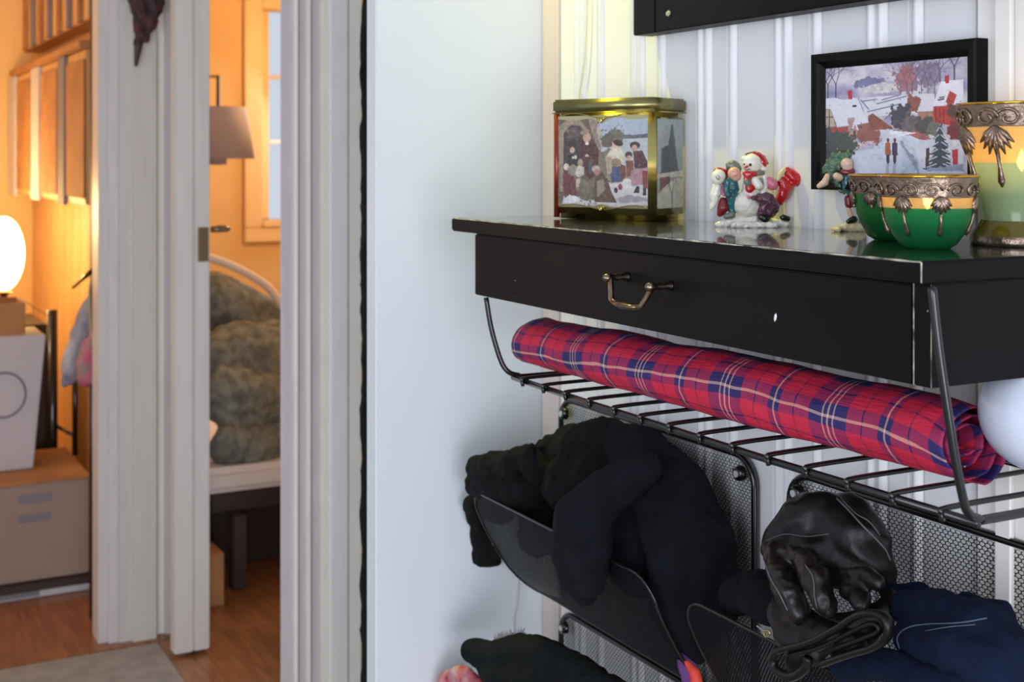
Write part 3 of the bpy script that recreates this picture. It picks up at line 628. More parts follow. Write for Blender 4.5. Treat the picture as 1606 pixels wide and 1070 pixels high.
o = blob('navy_cap', [[P(1425,955,-.13,34),P(1480,965,-.14,40),P(1540,985,-.15,46),P(1590,1030,-.15,44)],[P(1430,1000,-.15,34),P(1500,1020,-.17,44),P(1560,1050,-.17,40)],[P(1520,955,-.10,24),P(1565,965,-.10,26),P(1580,1000,-.11,28)],[P(1440,930,-.09,18),P(1400,930,-.10,18)]], 'navy', None, .004, 4, .005, .05)
tag(o, 'navy blue fleece cap with pale seams at right end of holder', 'hat')
sp = [P(x,y,-.175,1)[0] for x,y in ((1412,1020),(1408,1000),(1420,985),(1450,978),(1500,975),(1545,968))]
seam(o, ((1412,1020),(1408,1000),(1422,986),(1450,980),(1500,978),(1548,970)), -.15, .9, 'seamblue')
seam(o, ((1452,990),(1490,984),(1530,980)), -.15, .6, 'seamblue')
o = blob('denim_mitten', [[P(1330,1045,-.17,26),P(1390,1045,-.18,30),P(1450,1068,-.18,30),P(1520,1085,-.18,32)]], 'navy', None, .004, 4, .005, .04)
tag(o, 'navy cloth mitten lowest in the holder, below the strap', 'mitten')

# ---------------------------------------------------------------- things in the lowest holder
o = blob('fleece_glove', [[P(744,1022,-.185,22),P(775,1030,-.18,24),P(815,1022,-.175,30),P(860,1035,-.17,32),P(905,1062,-.165,34),P(960,1100,-.16,36)],[P(770,1050,-.18,24),P(840,1070,-.18,40),P(900,1100,-.17,40)]], 'fleece', None, .004, 4, .004, .035)
tag(o, 'black fleece glove in the lowest holder, thumb pointing left', 'glove')
bm = bmesh.new()
for i in range(150):
    c, t = on(1, -.168+.02*random.random(), 778+45*random.random(), 1004)
    u_ = (c.x*0+random.random()); px = 776+46*u_; c = on(1, -.168, px, 1008-10*u_)[0]
    d = Vector((random.uniform(-.006,.004), random.uniform(-.004,.004), random.uniform(.004,.013)))
    tube(bm, [c, c+d*.6, c+d+Vector((random.uniform(-.003,.003),0,0))], [.0009,.0006,.0002], 4)
o = fin('fur_trim', bm, 'fur', None, kind='stuff'); tag(o, 'pale grey fur tuft on top of the black fleece glove', 'fur')
o = blob('patterned_mitten', [[P(700,1070,-.19,16),P(722,1056,-.19,14),P(738,1066,-.185,16)],[P(700,1085,-.19,20),P(750,1085,-.18,24)]], 'redw', None, .003, 3, .003, .02)
tag(o, 'red and white patterned wool mitten at bottom under fleece glove', 'mitten')
o = blob('purple_cloth', [[P(1056,1000,-.112,10),P(1070,1018,-.115,13),P(1078,1045,-.11,14),P(1085,1075,-.11,14)]], 'purple', None, .003, 3, .003, .02)
tag(o, 'purple cloth peeking out between the two upper holders', 'cloth')
o = blob('orange_cloth', [[P(1078,1040,-.132,6),P(1090,1056,-.13,9),P(1097,1085,-.13,12)]], 'orangec', None, .0025, 3, .002, .02)
tag(o, 'orange red cloth corner just below the purple cloth', 'cloth')

# ---------------------------------------------------------------- wires, frame above, rounded white shell
v = [on(1, -.016, x, y)[0] for x, y in ((922,-60),(921,20),(918,80),(912,125),(908,160),(906,240))]
tag(fin('wall_cable', tube(bmesh.new(), curve(v, 6), .0011, 6), 'wire', None, True), 'thin pale cable hanging down the yellow lit wall boards', 'cable')
v = [on(0, -.183, x, y)[0] for x, y in ((815,895),(813,940),(808,970),(808,1015))]
tag(fin('loose_thread', tube(bmesh.new(), curve(v, 6), .0006, 5), 'thread', None, True), 'thin grey thread hanging in front of white partition', 'thread')
fr = thing('wall_frame', (.6, -.02, 1.42), 'large black wooden frame hanging on boards, only its bottom rail visible', 'frame')
fz = 1.4205
v = on(1, -.045, 993, 56)[0]; xa = v.x; xb = on(1, -.045, 1027, 50)[0].x; fz = v.z
bx('stile', xa, xb, -.045, -.0145, fz, 2.1, 'black', fr, .0012)
bx('bottom_rail', xb+.0006, 1.10, -.045, -.0145, fz, fz+.085, 'black', fr, .0012)
bx('mirror_panel', .0965, 1.10, -.020, -.0150, fz+.0855, 2.1, 'screw', fr)
v = on(1, -.0455, 1048, 21)[0]; bm = bmesh.new(); bmesh.ops.create_icosphere(bm, subdivisions=1, radius=1, matrix=Matrix.Translation(v) @ Matrix.Diagonal((.006,.0008,.004,1))); fin('worn_spot', bm, 'wornglint', fr)
hv, htt = on(1, -.105, 1640, 648)
bm = bmesh.new(); bmesh.ops.create_uvsphere(bm, u_segments=48, v_segments=32, radius=1, matrix=Matrix.Translation(hv) @ Matrix.Diagonal((.054,.054,.050,1)))
rs = fin('round_shell', bm, 'helmet', None, True); tag(rs, 'smooth glossy white rounded shell behind the right rack arm', 'container')

# ---------------------------------------------------------------- painting helper for flat prints
class Canvas:
    def __init__(s, w, h, base): s.w, s.h = w, h; s.a = np.zeros((h, w, 3)); s.a[:] = lin(base); s.Y, s.X = np.mgrid[0:h, 0:w].astype(float); s.nz = {}
    def noise(s, sc, seed=0):
        k = (sc, seed)
        if k not in s.nz:
            r = np.random.RandomState(seed+int(sc*10)); n = np.zeros((s.h, s.w)); amp = 1; tot = 0; c = sc
            for _ in range(4):
                gw, gh = int(s.w/c)+3, int(s.h/c)+3; g = r.rand(gh, gw); x, y = s.X/c, s.Y/c; xi, yi = x.astype(int), y.astype(int); fx, fy = x-xi, y-yi
                fx = fx*fx*(3-2*fx); fy = fy*fy*(3-2*fy)
                n += amp*((g[yi,xi]*(1-fx)+g[yi,xi+1]*fx)*(1-fy)+(g[yi+1,xi]*(1-fx)+g[yi+1,xi+1]*fx)*fy); tot += amp; amp *= .5; c = max(c/2, 1)
            s.nz[k] = n/tot
        return s.nz[k]
    def put(s, m, rgb, tex=.0, sc=6):
        c = np.array(lin(rgb)); f = 1+tex*2*(s.noise(sc, 3)-.5)
        s.a = s.a*(1-m[..., None])+ (c[None, None]*f[..., None])*m[..., None]
    def ell(s, cx, cy, rx, ry, rgb, rot=0, tex=.35, rag=.0):
        x, y = s.X-cx, s.Y-cy; c, n = math.cos(rot), math.sin(rot); u, v_ = (x*c+y*n)/rx, (-x*n+y*c)/ry
        d = u*u+v_*v_
        if rag: d = d*(1+rag*2*(s.noise(5, 9)-.5))
        s.put(np.clip((1-d)*4+.5, 0, 1), rgb, tex)
    def poly(s, pts, rgb, tex=.35, rag=0):
        m = np.zeros((s.h, s.w), bool); n = len(pts); X_, Y_ = s.X, s.Y
        if rag: X_ = X_+rag*(s.noise(6, 1)-.5); Y_ = Y_+rag*(s.noise(6, 2)-.5)
        for i in range(n):
            (x0, y0), (x1, y1) = pts[i], pts[(i+1) % n]
            if y0 == y1: continue
            c = ((y0 > Y_) != (y1 > Y_)) & (X_ < (x1-x0)*(Y_-y0)/(y1-y0)+x0); m ^= c
        s.put(m.astype(float), rgb, tex)
    def line(s, p, q, wd, rgb):
        (x0, y0), (x1, y1) = p, q; dx, dy = x1-x0, y1-y0; L2 = dx*dx+dy*dy+1e-9
        t = np.clip(((s.X-x0)*dx+(s.Y-y0)*dy)/L2, 0, 1); d = np.hypot(s.X-x0-t*dx, s.Y-y0-t*dy); s.put(np.clip(wd-d+.5, 0, 1), rgb)
    def tree(s, x, y, h, rgb, n=5, seed=1, wd=1.3):
        r = random.Random(seed)
        def br(x, y, a, l, w_):
            if l < 4: return
            x2, y2 = x+math.cos(a)*l, y-math.sin(a)*l; s.line((x, y), (x2, y2), w_, rgb)
            for k in (-1, 1): br(x2, y2, a+k*r.uniform(.25, .6), l*r.uniform(.6, .78), w_*.7)
        br(x, y, math.pi/2, h, wd)
def sheet(name, cv, P00, P10, P01, parent, m):   # P00 top-left, P10 top-right, P01 bottom-left
    w_, h_ = cv.w, cv.h; P00, P10, P01 = Vector(P00), Vector(P10), Vector(P01); ex, ey = (P10-P00)/(w_-1), (P01-P00)/(h_-1)
    vs = [tuple(P00+ex*i+ey*j) for j in range(h_) for i in range(w_)]
    fs = [(j*w_+i, (j+1)*w_+i, (j+1)*w_+i+1, j*w_+i+1) for j in range(h_-1) for i in range(w_-1)]
    me = bpy.data.meshes.new(name); me.from_pydata(vs, [], fs)
    at = me.color_attributes.new('print', 'FLOAT_COLOR', 'POINT'); c = np.ones((h_*w_, 4)); c[:, :3] = np.clip(cv.a.reshape(-1, 3), 0, 1); at.data.foreach_set('color', c.ravel())
    return fin(name, me, m, parent)

# ---------------------------------------------------------------- brass tin with printed scene
a = math.radians(26); ex = Vector((math.cos(a), math.sin(a), 0)); ey = Vector((-math.sin(a), math.cos(a), 0))
Wt, Dt, Ht = .150, .086, .156; NC = Vector((.2265, -.0885, ZT))
tn = thing('gift_tin', NC-ex*Wt/2+ey*Dt/2, 'brass coloured tin box with printed winter figures, left end of shelf', 'tin')
def tb(name, u0, u1, v0, v1, z0, z1, m, bev=0, parent=None):
    bm = bmesh.new(); box(bm, u0, u1, v0, v1, z0, z1, bev); mt = Matrix(((ex.x, ey.x, 0, NC.x), (ex.y, ey.y, 0, NC.y), (0, 0, 1, NC.z), (0, 0, 0, 1)))
    bm.transform(mt); return fin(name, bm, m, parent or tn, bev > 0)
def TP(u, v_, z): return NC+ex*u+ey*v_+Vector((0, 0, z))
body = tb('tin_body', -Wt, 0, 0, Dt, .0005, Ht-.017, 'gold', .007)
tb('tin_lid', -Wt-.0015, .0015, -.0015, Dt+.0015, Ht-.017, Ht+.001, 'golddull', .003)
tb('lid_bead', -Wt-.0019, .0019, -.0019, Dt+.0019, Ht-.0177, Ht-.0162, 'gold', .0006)
fin('corner_edge', tube(bmesh.new(), [TP(-Wt+.004, .0022, .002), TP(-Wt+.004, .0022, Ht-.018)], .0042, 8), 'redside', tn, True)
C = Canvas(230, 215, (150,140,110))
# coordinates from a 1014x1070 view; picture spans x 45..895, y 100..945
def K(x, y): return ((x-45)/850*230, (y-100)/845*215)
def pl(pts, rgb, **k): C.poly([K(*p) for p in pts], rgb, **k)
def el(x, y, rx, ry, rgb, **k): X_, Y_ = K(x, y); C.ell(X_, Y_, rx/850*230, ry/845*215, rgb, **k)
pl([(440,100),(900,100),(900,300),(440,300)], (158,172,196), tex=.15); pl([(440,290),(900,270),(900,330),(440,340)], (96,98,116), rag=6)
pl([(440,320),(900,310),(900,560),(440,640)], (172,182,188), tex=.2)
pl([(45,130),(430,120),(480,640),(540,700),(560,900),(45,930)], (104,84,74), rag=5)
pl([(50,200),(120,140),(250,130),(340,240),(320,260),(260,190),(170,180),(100,260),(90,800),(60,800)], (150,128,108)); pl([(100,260),(170,185),(260,195),(300,300),(330,600),(100,620)], (72,58,56))
pl([(340,130),(420,150),(470,400),(440,420),(370,250)], (146,124,108)); pl([(430,170),(500,370),(470,420),(420,250)], (182,166,146))
pl([(430,440),(560,400),(560,640),(500,660),(430,640)], (122,108,92), rag=8); el(590,290,90,65,(112,104,88), rag=1.2); el(520,330,60,70,(96,86,74), rag=1.2)
pl([(500,700),(560,720),(900,690),(900,950),(300,950),(80,930),(90,860),(560,880)], (196,192,198), rag=6, tex=.2); pl([(600,850),(720,820),(900,850),(900,870),(640,900)], (150,150,166), rag=5)
el(200,260,70,50,(98,80,76), rag=1); el(140,240,16,20,(120,96,84)); el(200,240,16,20,(120,96,84))
pl([(240,330),(280,300),(370,300),(440,420),(430,560),(250,560),(240,440)], (84,44,42)); el(325,300,38,44,(186,150,126)); el(305,250,42,24,(160,128,104), rot=-.3); el(325,355,18,14,(220,210,196)); el(325,480,20,26,(206,162,136)); pl([(270,480),(400,470),(400,640),(350,700),(280,600)], (92,50,48)); pl([(345,500),(372,500),(372,640),(345,640)], (84,84,92))
el(180,370,38,32,(62,50,48)); el(183,415,24,28,(196,160,140)); pl([(140,450),(230,450),(240,560),(140,560)], (58,48,50)); el(215,480,14,18,(216,206,196)); el(190,485,8,12,(222,214,204))
pl([(100,580),(150,570),(200,660),(225,850),(120,860),(95,760)], (112,46,52)); el(125,570,26,32,(206,192,180)); el(145,585,14,20,(200,156,136)); el(185,600,50,55,(146,132,116), rag=1)
el(262,535,26,40,(170,140,116)); pl([(235,560),(300,570),(300,640),(240,670),(210,640)], (196,184,172)); pl([(220,680),(270,670),(290,780),(220,780)], (196,172,150))
el(315,800,75,95,(112,100,80), rag=1.4); el(300,750,60,50,(124,110,88), rag=1.4); el(180,870,70,36,(206,210,220), rag=.8)
pl([(400,640),(470,615),(520,680),(560,800),(610,890),(400,890),(390,800)], (96,70,56)); pl([(420,700),(480,680),(500,780),(420,850)], (150,132,108)); el(412,590,40,34,(176,160,146)); el(420,620,26,30,(168,112,94)); pl([(350,680),(400,660),(400,760),(360,780)], (128,104,84))
pl([(545,420),(590,380),(650,400),(680,500),(640,540),(560,560),(500,490)], (206,196,170)); el(600,360,34,46,(212,170,146)); el(620,350,48,30,(70,52,46), rot=.3); pl([(560,560),(640,560),(660,700),(560,710),(545,640)], (68,80,124)); pl([(500,470),(560,480),(560,620),(520,650)], (176,152,120)); pl([(640,540),(690,560),(690,660),(650,700)], (120,66,56)); el(600,530,50,40,(150,120,92)); el(600,780,18,26,(70,40,40)); el(640,750,20,30,(140,60,66))
el(718,460,34,30,(70,54,52)); el(722,490,24,26,(196,146,124)); pl([(690,510),(760,510),(770,640),(700,660)], (134,68,62)); el(705,720,46,48,(210,208,214))
el(775,375,48,34,(64,50,50)); el(772,400,26,30,(200,152,130)); pl([(760,430),(840,420),(890,520),(890,580),(770,580)], (92,44,54)); pl([(740,600),(890,570),(890,720),(740,740)], (176,124,136)); pl([(840,600),(890,600),(890,760),(850,770)], (140,44,54)); pl([(790,740),(815,740),(815,800),(760,800)], (52,44,50)); pl([(850,760),(880,760),(880,820),(845,820)], (52,44,50))
C.put(((C.noise(3, 5)-.5).clip(0, 1))*.5, (60,50,50)); C.put(((.5-C.noise(2.5, 8)).clip(0, 1))*.35, (220,210,196))
# scalloped border shape in brass left and right of picture
cx_ = C.X/230; topb = 6+5*np.sin(cx_*9)-4*np.exp(-((cx_-.5)/.1)**2)*-4; C.put((C.Y < topb).astype(float), (168,156,100)); botb = 210-4*np.sin(cx_*7+1)-8*np.exp(-((cx_-.5)/.1)**2); C.put((C.Y > botb).astype(float), (140,130,80))
C.a = C.a*.72 + (C.a.mean(axis=2, keepdims=True)*np.array([1.12,1.0,.84]))*.28
e0 = .0007
sheet('tin_print', C, TP(-Wt+.008, -e0, Ht-.021), TP(-.007, -e0, Ht-.021), TP(-Wt+.008, -e0, .016), tn, 'tinprint')
for zz in (Ht-.024, .018):
    bm = bmesh.new()
    for i in range(5): 
        aa = (i-2)*.5; c = TP(-Wt/2+math.sin(aa)*.006, -.002, zz-.003*math.cos(aa)); bmesh.ops.create_icosphere(bm, subdivisions=2, radius=1, matrix=Matrix.Translation(c) @ Matrix.Rotation(-a*0+0,4,'Z') @ Matrix.Rotation(aa,4,'Y') @ Matrix.Diagonal((.0012,.0012,.0040,1)))
    fin('embossed_flower', bm, 'gold', tn, True)
    fin('scroll_edge', tube(bmesh.new(), [TP(-Wt+.009+(Wt-.018)*t, -.0012, zz+.003*math.sin(t*9)+ (.003 if zz > .1 else -.001)) for t in np.linspace(0,1,40)], .0007, 5), 'gold', tn, True)
C = Canvas(80, 150, (150,158,150))
C.poly([(0,0),(80,0),(80,90),(0,90)], (150,160,160), .2); C.poly([(42,10),(48,10),(56,50),(66,95),(10,95),(12,50),(24,45),(34,45)], (78,80,82), .3, 4); C.poly([(0,92),(80,86),(80,96),(0,100)], (200,196,180)); C.poly([(8,98),(40,96),(40,125),(8,125)], (116,76,70)); C.poly([(0,125),(50,100),(80,100),(80,150),(0,150)], (196,192,176), .3, 6); C.tree(45, 148, 22, (92,84,72), seed=4)
sheet('tin_side_print', C, TP(e0, .010, Ht-.026), TP(e0, Dt-.008, Ht-.026), TP(e0, .010, .016), tn, 'tinprint')

# ---------------------------------------------------------------- framed village picture
fp = thing('framed_picture', (.56, -.02, 1.218), 'black framed print of a snowy village street on the wall', 'picture')
yF = -.034
tl_, tr_, bl_ = on(1, yF, 1270, 86)[0], on(1, yF, 1529, 59)[0], on(1, yF, 1269, 297)[0]
x0, x1, z0, z1 = tl_.x, tr_.x, bl_.z, tl_.z; fw = .0165
def miter(name, pts):
    bm = bmesh.new(); lo = []; n = 4
    # profile across the rail: (inward distance, depth)
    prof = [(0, -.0145), (0, yF+.002), (.002, yF), (.009, yF+.001), (.0115, yF+.005), (fw, yF+.008), (fw, -.0145)]
    (ax, az), (bx_, bz), (ux, uz), (vx, vz) = pts   # corner A, corner B, inward dir at A, at B
    r0 = [bm.verts.new((ax+ux*d, y, az+uz*d)) for d, y in prof]; r1 = [bm.verts.new((bx_+vx*d, y, bz+vz*d)) for d, y in prof]
    k = len(prof)
    for i in range(k): bm.faces.new((r0[i], r0[(i+1) % k], r1[(i+1) % k], r1[i]))
    bm.faces.new(r0); bm.faces.new(r1); return fin(name, bm, 'black', fp)
miter('frame_rail', ((x0,z1),(x1,z1),(1,-1),(-1,-1))); miter('frame_rail', ((x0,z0),(x1,z0),(1,1),(-1,1))); miter('frame_rail', ((x0,z0),(x0,z1),(1,1),(1,-1))); miter('frame_rail', ((x1,z0),(x1,z1),(-1,1),(-1,-1)))
PX0, PX1, PZ0, PZ1 = x0+fw-.001, x1-fw+.001, z0+fw-.001, z1-fw+.001; yP = yF+.0085
C = Canvas(270, 215, (176,168,190))
def K(x, y):
    v = on(1, yP, 1280+x/4.864, 60+y/4.864)[0]; return ((v.x-PX0)/(PX1-PX0)*270, (PZ1-v.z)/(PZ1-PZ0)*215)
def el(x, y, rx, ry, rgb, **k): a_, b_ = K(x, y), K(x+rx, y+ry); C.ell(a_[0], a_[1], abs(b_[0]-a_[0]), abs(b_[1]-a_[1]), rgb, **k)
def ln(p, q, w_, rgb): C.line(K(*p), K(*q), w_, rgb)
sky = C.noise(26, 2); C.put(np.clip((sky-.45)*4, 0, 1), (212,204,212)); C.put(np.clip((.42-sky)*4, 0, 1), (140,134,166))
el(400,340,120,34,(120,118,154), rag=.8); el(500,380,150,30,(206,196,200), rag=.8)
el(690,300,85,110,(150,112,122), rag=1.2); el(690,280,60,60,(166,104,104), rag=1.4); el(860,280,100,95,(136,120,144), rag=1.2)
for i, x in enumerate((640,690,730,800,850,900)): C.tree(*K(x,450), 26, (104,84,104), seed=i, wd=.8)
pl([(330,460),(500,440),(690,430),(900,420),(900,560),(380,600)], (214,210,222), tex=.12); 
for p, q in (((350,480),(460,465)),((460,500),(690,440)),((390,560),(640,500)),((500,470),(640,430)),((520,620),(600,540)),((340,470),(400,540))): ln(p, q, 1.1, (120,116,134))
for i, x in enumerate((90,150,60)): C.tree(*K(x,470), 30, (58,56,82), seed=20+i, wd=1.2)
C.tree(*K(1050,320), 24, (58,56,82), seed=33); C.tree(*K(940,330), 18, (110,90,110), seed=35)
pl([(700,420),(800,460),(790,560),(700,560)], (146,84,72), rag=8)
pl([(395,590),(430,570),(580,680),(580,720),(400,700)], (144,82,62)); 
pl([(75,540),(120,540),(160,680),(400,640),(400,760),(75,760)], (150,96,80)); pl([(75,545),(110,545),(150,670),(75,680)], (190,166,150))
for p, q in (((80,600),(140,600)),((100,550),(100,680)),((125,560),(165,670))): ln(p, q, 1.0, (82,58,54))
pl([(75,680),(240,680),(240,740),(75,740)], (176,66,60)); pl([(75,460),(150,455),(200,470),(310,450),(345,530),(400,640),(330,655),(160,672),(110,540),(75,530)], (222,218,230), tex=.1)
pl([(240,400),(272,395),(276,465),(245,465)], (178,46,58)); el(292,516,18,9,(60,60,80))
pl([(240,610),(290,600),(320,690),(300,770),(250,760)], (180,150,140)); pl([(270,700),(292,615),(325,700),(312,700),(293,650),(278,705)], (232,228,236)); pl([(280,705),(300,700),(305,770),(280,770)], (92,56,52))
pl([(890,520),(1120,510),(1120,680),(890,640)], (184,56,46)); pl([(770,560),(890,555),(890,640),(780,620)], (176,120,104))
pl([(765,560),(820,430),(900,425),(880,520),(885,552)], (220,214,226), tex=.1); pl([(885,515),(950,330),(1120,312),(1120,500)], (228,224,234), tex=.1)
pl([(985,480),(1015,400),(1070,430),(1045,500),(1000,505)], (176,64,46)); pl([(978,285),(1010,280),(1012,340),(982,345)], (176,40,52)); ln((930,470),(968,462),1.5,(70,70,90)); ln((940,452),(972,446),1.2,(70,70,90))
for x in (910,940,970,1060,1090): ln((x,530),(x,640),.8,(120,30,30))
el(650,610,85,100,(72,66,72), rag=1.3); el(720,650,90,70,(112,98,98), rag=1.3); el(830,670,80,70,(84,78,70), rag=1.3); el(640,560,30,60,(66,66,76), rag=1.3); el(905,690,50,60,(110,108,100), rag=1.2)
pl([(440,700),(560,690),(780,740),(1120,780),(1120,1120),(75,1120),(80,900),(420,840),(500,780)], (202,206,222), tex=.15); pl([(580,700),(760,705),(880,760),(820,775),(700,740),(590,735)], (164,96,96), rag=5)
pl([(640,770),(700,760),(780,900),(800,1120),(640,1120),(660,900)], (186,194,214), rag=6); pl([(630,790),(650,780),(760,930),(810,1100),(790,1110),(740,960)], (140,146,170), rag=6)
el(400,750,90,60,(150,88,82), rag=.9); pl([(340,790),(440,780),(430,800),(260,850)], (206,180,190), rag=5); el(170,780,120,70,(78,80,66), rag=1.4); el(100,850,70,80,(62,66,62), rag=1.4); el(230,830,80,60,(74,76,62), rag=1.4); el(90,730,40,50,(70,74,78), rag=1.3)
pl([(560,700),(770,720),(560,760)], (220,222,232))
el(1060,700,70,70,(120,40,44), rag=1.2); el(1040,560,50,60,(96,60,48), rag=1.3); el(1060,800,34,26,(210,206,214), rag=1); pl([(1030,850),(1080,840),(1075,970),(1040,970)], (176,36,48)); pl([(835,840),(860,830),(862,990),(830,990)], (70,40,56))
for k_ in range(6):
    y_b = 700+k_*55; hw = 30+k_*20; pl([(940,y_b-70),(940+hw,y_b+20),(940-hw,y_b+20)], (52+6*(k_%2),62,76), rag=9); 
    for s_ in (-1, 1): ln((940+s_*hw*.2,y_b-20),(940+s_*hw*.75,y_b+6), .9, (196,200,214))
pl([(840,985),(1120,960),(1120,1010),(840,1010)], (150,156,186), rag=6)
for (x, cc) in ((546,(166,92,58)),(598,(66,48,72))):
    el(x,775,11,16,(110,66,52)); pl([(x-20,800),(x,785),(x+20,800),(x+22,890),(x-20,890)], cc); pl([(x-14,885),(x+14,885),(x+8,955),(x-10,955)], (60,48,60)); pl([(x-14,955),(x+10,955),(x+4,1060),(x-18,1060)], (168,172,194))
sheet('printed_picture', C, (PX0,yP,PZ1), (PX1,yP,PZ1), (PX0,yP,PZ0), fp, 'pic')

# ---------------------------------------------------------------- snowman figurine
def figure(name, cx, t, base_y, label, parts):
    r = thing(name, A(cx, base_y, t), label, 'figurine')
    r.location.z = ZT
    for (nm, m, chains, opts) in parts:
        vox = opts.get('v', .0010); ch = [[Q(x, y, t+dt, rr) for x, y, dt, rr in c] for c in chains]
        ch = ch if nm in ('nose','eye','mouth','face_marks','small_hand') else [[(p, q*1.12+.0005) for p, q in c] for c in ch]
        blob(nm, ch, m, r, vox, opts.get('s', 1), opts.get('d', .0), opts.get('ds', .006), opts.get('f'))
    return r
k6 = 6.295
def p6(x, y, dt, r): return (1080+x/k6, 210+y/k6, dt, r/k6)
FB = Matrix.Diagonal((1, 1, .5, 1)); TF = 1.50
figure('snowman_figurine', 1182, TF, 352, 'ceramic snowman with children in red and teal on the shelf', [
 ('snow_base', 'snow', [[p6(300,898,0,30),p6(450,875,0,42),p6(600,860,0,48),p6(800,880,0,40),p6(960,898,0,32)],[p6(450,900,-.02,28),p6(850,905,-.02,28)],[p6(480,880,.02,40),p6(850,880,.02,35)],[p6(620,800,0,55),p6(620,860,0,70)]], {'d':.0012,'f':None}),
 ('snowman_body', 'snow', [[p6(560,690,0,115),p6(590,720,0,108)],[p6(620,520,0,80),p6(620,560,0,85)]], {}),
 ('snowman_head', 'snow', [[p6(620,290,0,86),p6(630,310,0,80)]], {}),
 ('brim', 'snow', [[p6(545,245,-.002,20),p6(620,228,-.004,18),p6(680,270,-.002,18),p6(720,340,0,26),p6(740,350,0,24)]], {'d':.0006}),
 ('red_hat', 'red', [[p6(620,222,.004,38),p6(680,235,.006,50),p6(720,280,.006,50),p6(735,310,.006,28)]], {}),
 ('hat_trim', 'hair', [[p6(575,205,0,14),p6(650,186,.004,12),p6(740,225,.008,12),p6(775,290,.008,12)]], {}),
 ('nose', 'orangec', [[p6(575,322,-.012,15),p6(555,335,-.018,9)]], {'v':.0008,'s':1}),
 ('eye', 'blk', [[p6(608,305,-.0125,16),p6(612,308,-.0125,13)]], {'v':.0008,'s':1}),
 ('eye', 'blk', [[p6(548,298,-.009,9),p6(548,302,-.009,9)]], {'v':.0006,'s':1}),
 ('mouth', 'blk', [[p6(565,352,-.0125,5),p6(585,356,-.0135,5),p6(602,345,-.013,5)]], {'v':.0005,'s':0}),
 ('scarf', 'red', [[p6(560,392,-.010,24),p6(610,400,-.012,26),p6(660,392,-.008,24)],[p6(570,440,-.012,24),p6(590,500,-.012,26),p6(600,545,-.012,34),p6(630,530,-.012,26)]], {}),
 ('scarf_stripe', 'grey', [[p6(570,470,-.0145,24),p6(590,500,-.0145,20)],[p6(680,390,-.008,22),p6(730,385,-.004,20)]], {}),
 ('sleeve', 'snow', [[p6(660,460,-.012,34),p6(690,510,-.012,40),p6(650,470,-.012,26)],[p6(745,430,-.005,22),p6(755,520,-.005,22),p6(735,580,-.008,22)]], {}),
 ('side_stripe', 'grey', [[p6(710,450,-.013,14),p6(718,490,-.013,16),p6(712,535,-.013,12)]], {}),
 ('small_snow_head', 'snow', [[p6(295,420,-.004,62),p6(290,440,-.004,58)]], {}),
 ('red_hood', 'red', [[p6(300,395,.008,58),p6(330,400,.008,54),p6(350,450,.010,40)]], {}),
 ('face_marks', 'grey', [[p6(270,415,-.0155,5),p6(275,440,-.016,5),p6(295,455,-.016,5),p6(305,425,-.0155,5),p6(290,405,-.0145,4)]], {'v':.0005,'s':0}),
 ('white_cape', 'snow', [[p6(280,520,0,38),p6(262,600,0,44),p6(248,680,0,30),p6(220,745,0,12)]], {'d':.0008}),
 ('pink_arm', 'pinkc', [[p6(330,500,.002,26),p6(325,560,.002,22),p6(350,600,-.004,16)]], {}),
 ('red_skirt', 'dred', [[p6(340,660,0,30),p6(340,730,0,50),p6(310,790,0,26)]], {}),
 ('green_hood', 'grey', [[p6(440,330,.006,62),p6(450,350,.006,64)],[p6(400,310,.002,30),p6(440,292,.002,24)]], {'d':.001}),
 ('child_face', 'skin', [[p6(450,390,-.006,56),p6(465,415,-.006,48)]], {}),
 ('eye', 'blk', [[p6(440,372,-.0158,5),p6(441,373,-.0158,5)]], {'v':.0005,'s':0}),
 ('eye', 'blk', [[p6(478,366,-.0155,5),p6(479,367,-.0155,5)]], {'v':.0005,'s':0}),
 ('mouth', 'red', [[p6(455,415,-.0155,5),p6(472,413,-.0155,5)]], {'v':.0005,'s':0}),
 ('teal_coat', 'teal', [[p6(420,490,-.002,58),p6(430,540,-.002,62),p6(420,620,-.002,48),p6(430,700,0,44),p6(430,760,0,34)],[p6(380,480,-.006,30),p6(370,580,-.008,24),p6(390,600,-.01,22)]], {'d':.0009}),
 ('boot', 'grey', [[p6(370,815,-.004,24),p6(430,800,-.004,28)]], {}),
 ('pink_face', 'pinkc', [[p6(800,480,-.002,50),p6(825,500,-.002,52)]], {}),
 ('red_coat', 'red', [[p6(920,470,.002,44),p6(960,520,.002,55),p6(930,600,.004,50),p6(900,660,.006,40)],[p6(1000,400,.002,50),p6(1060,450,.002,62),p6(1110,480,.004,50),p6(1140,520,.004,26)],[p6(970,345,.002,18),p6(980,380,.002,34)],[p6(1100,560,.004,12),p6(1180,550,.004,12)]], {'d':.0008}),
 ('fur_cuff', 'cream2', [[p6(940,360,-.002,20),p6(900,410,-.002,24),p6(880,450,-.002,18)]], {}),
 ('plum_trousers', 'plum', [[p6(700,630,-.010,38),p6(780,650,-.010,60),p6(820,720,-.008,72),p6(800,780,-.006,50)],[p6(640,635,-.014,20),p6(700,640,-.012,28)],[p6(740,740,-.008,50),p6(720,800,-.008,34)]], {'d':.0012}),
 ('small_hand', 'pinkc', [[p6(590,625,-.016,16),p6(600,630,-.016,16)]], {'v':.0008}),
 ('black_boot', 'blk', [[p6(715,820,-.012,26),p6(750,840,-.012,30),p6(775,835,-.012,22)],[p6(930,825,-.002,26),p6(980,838,-.002,22)]], {}),
])
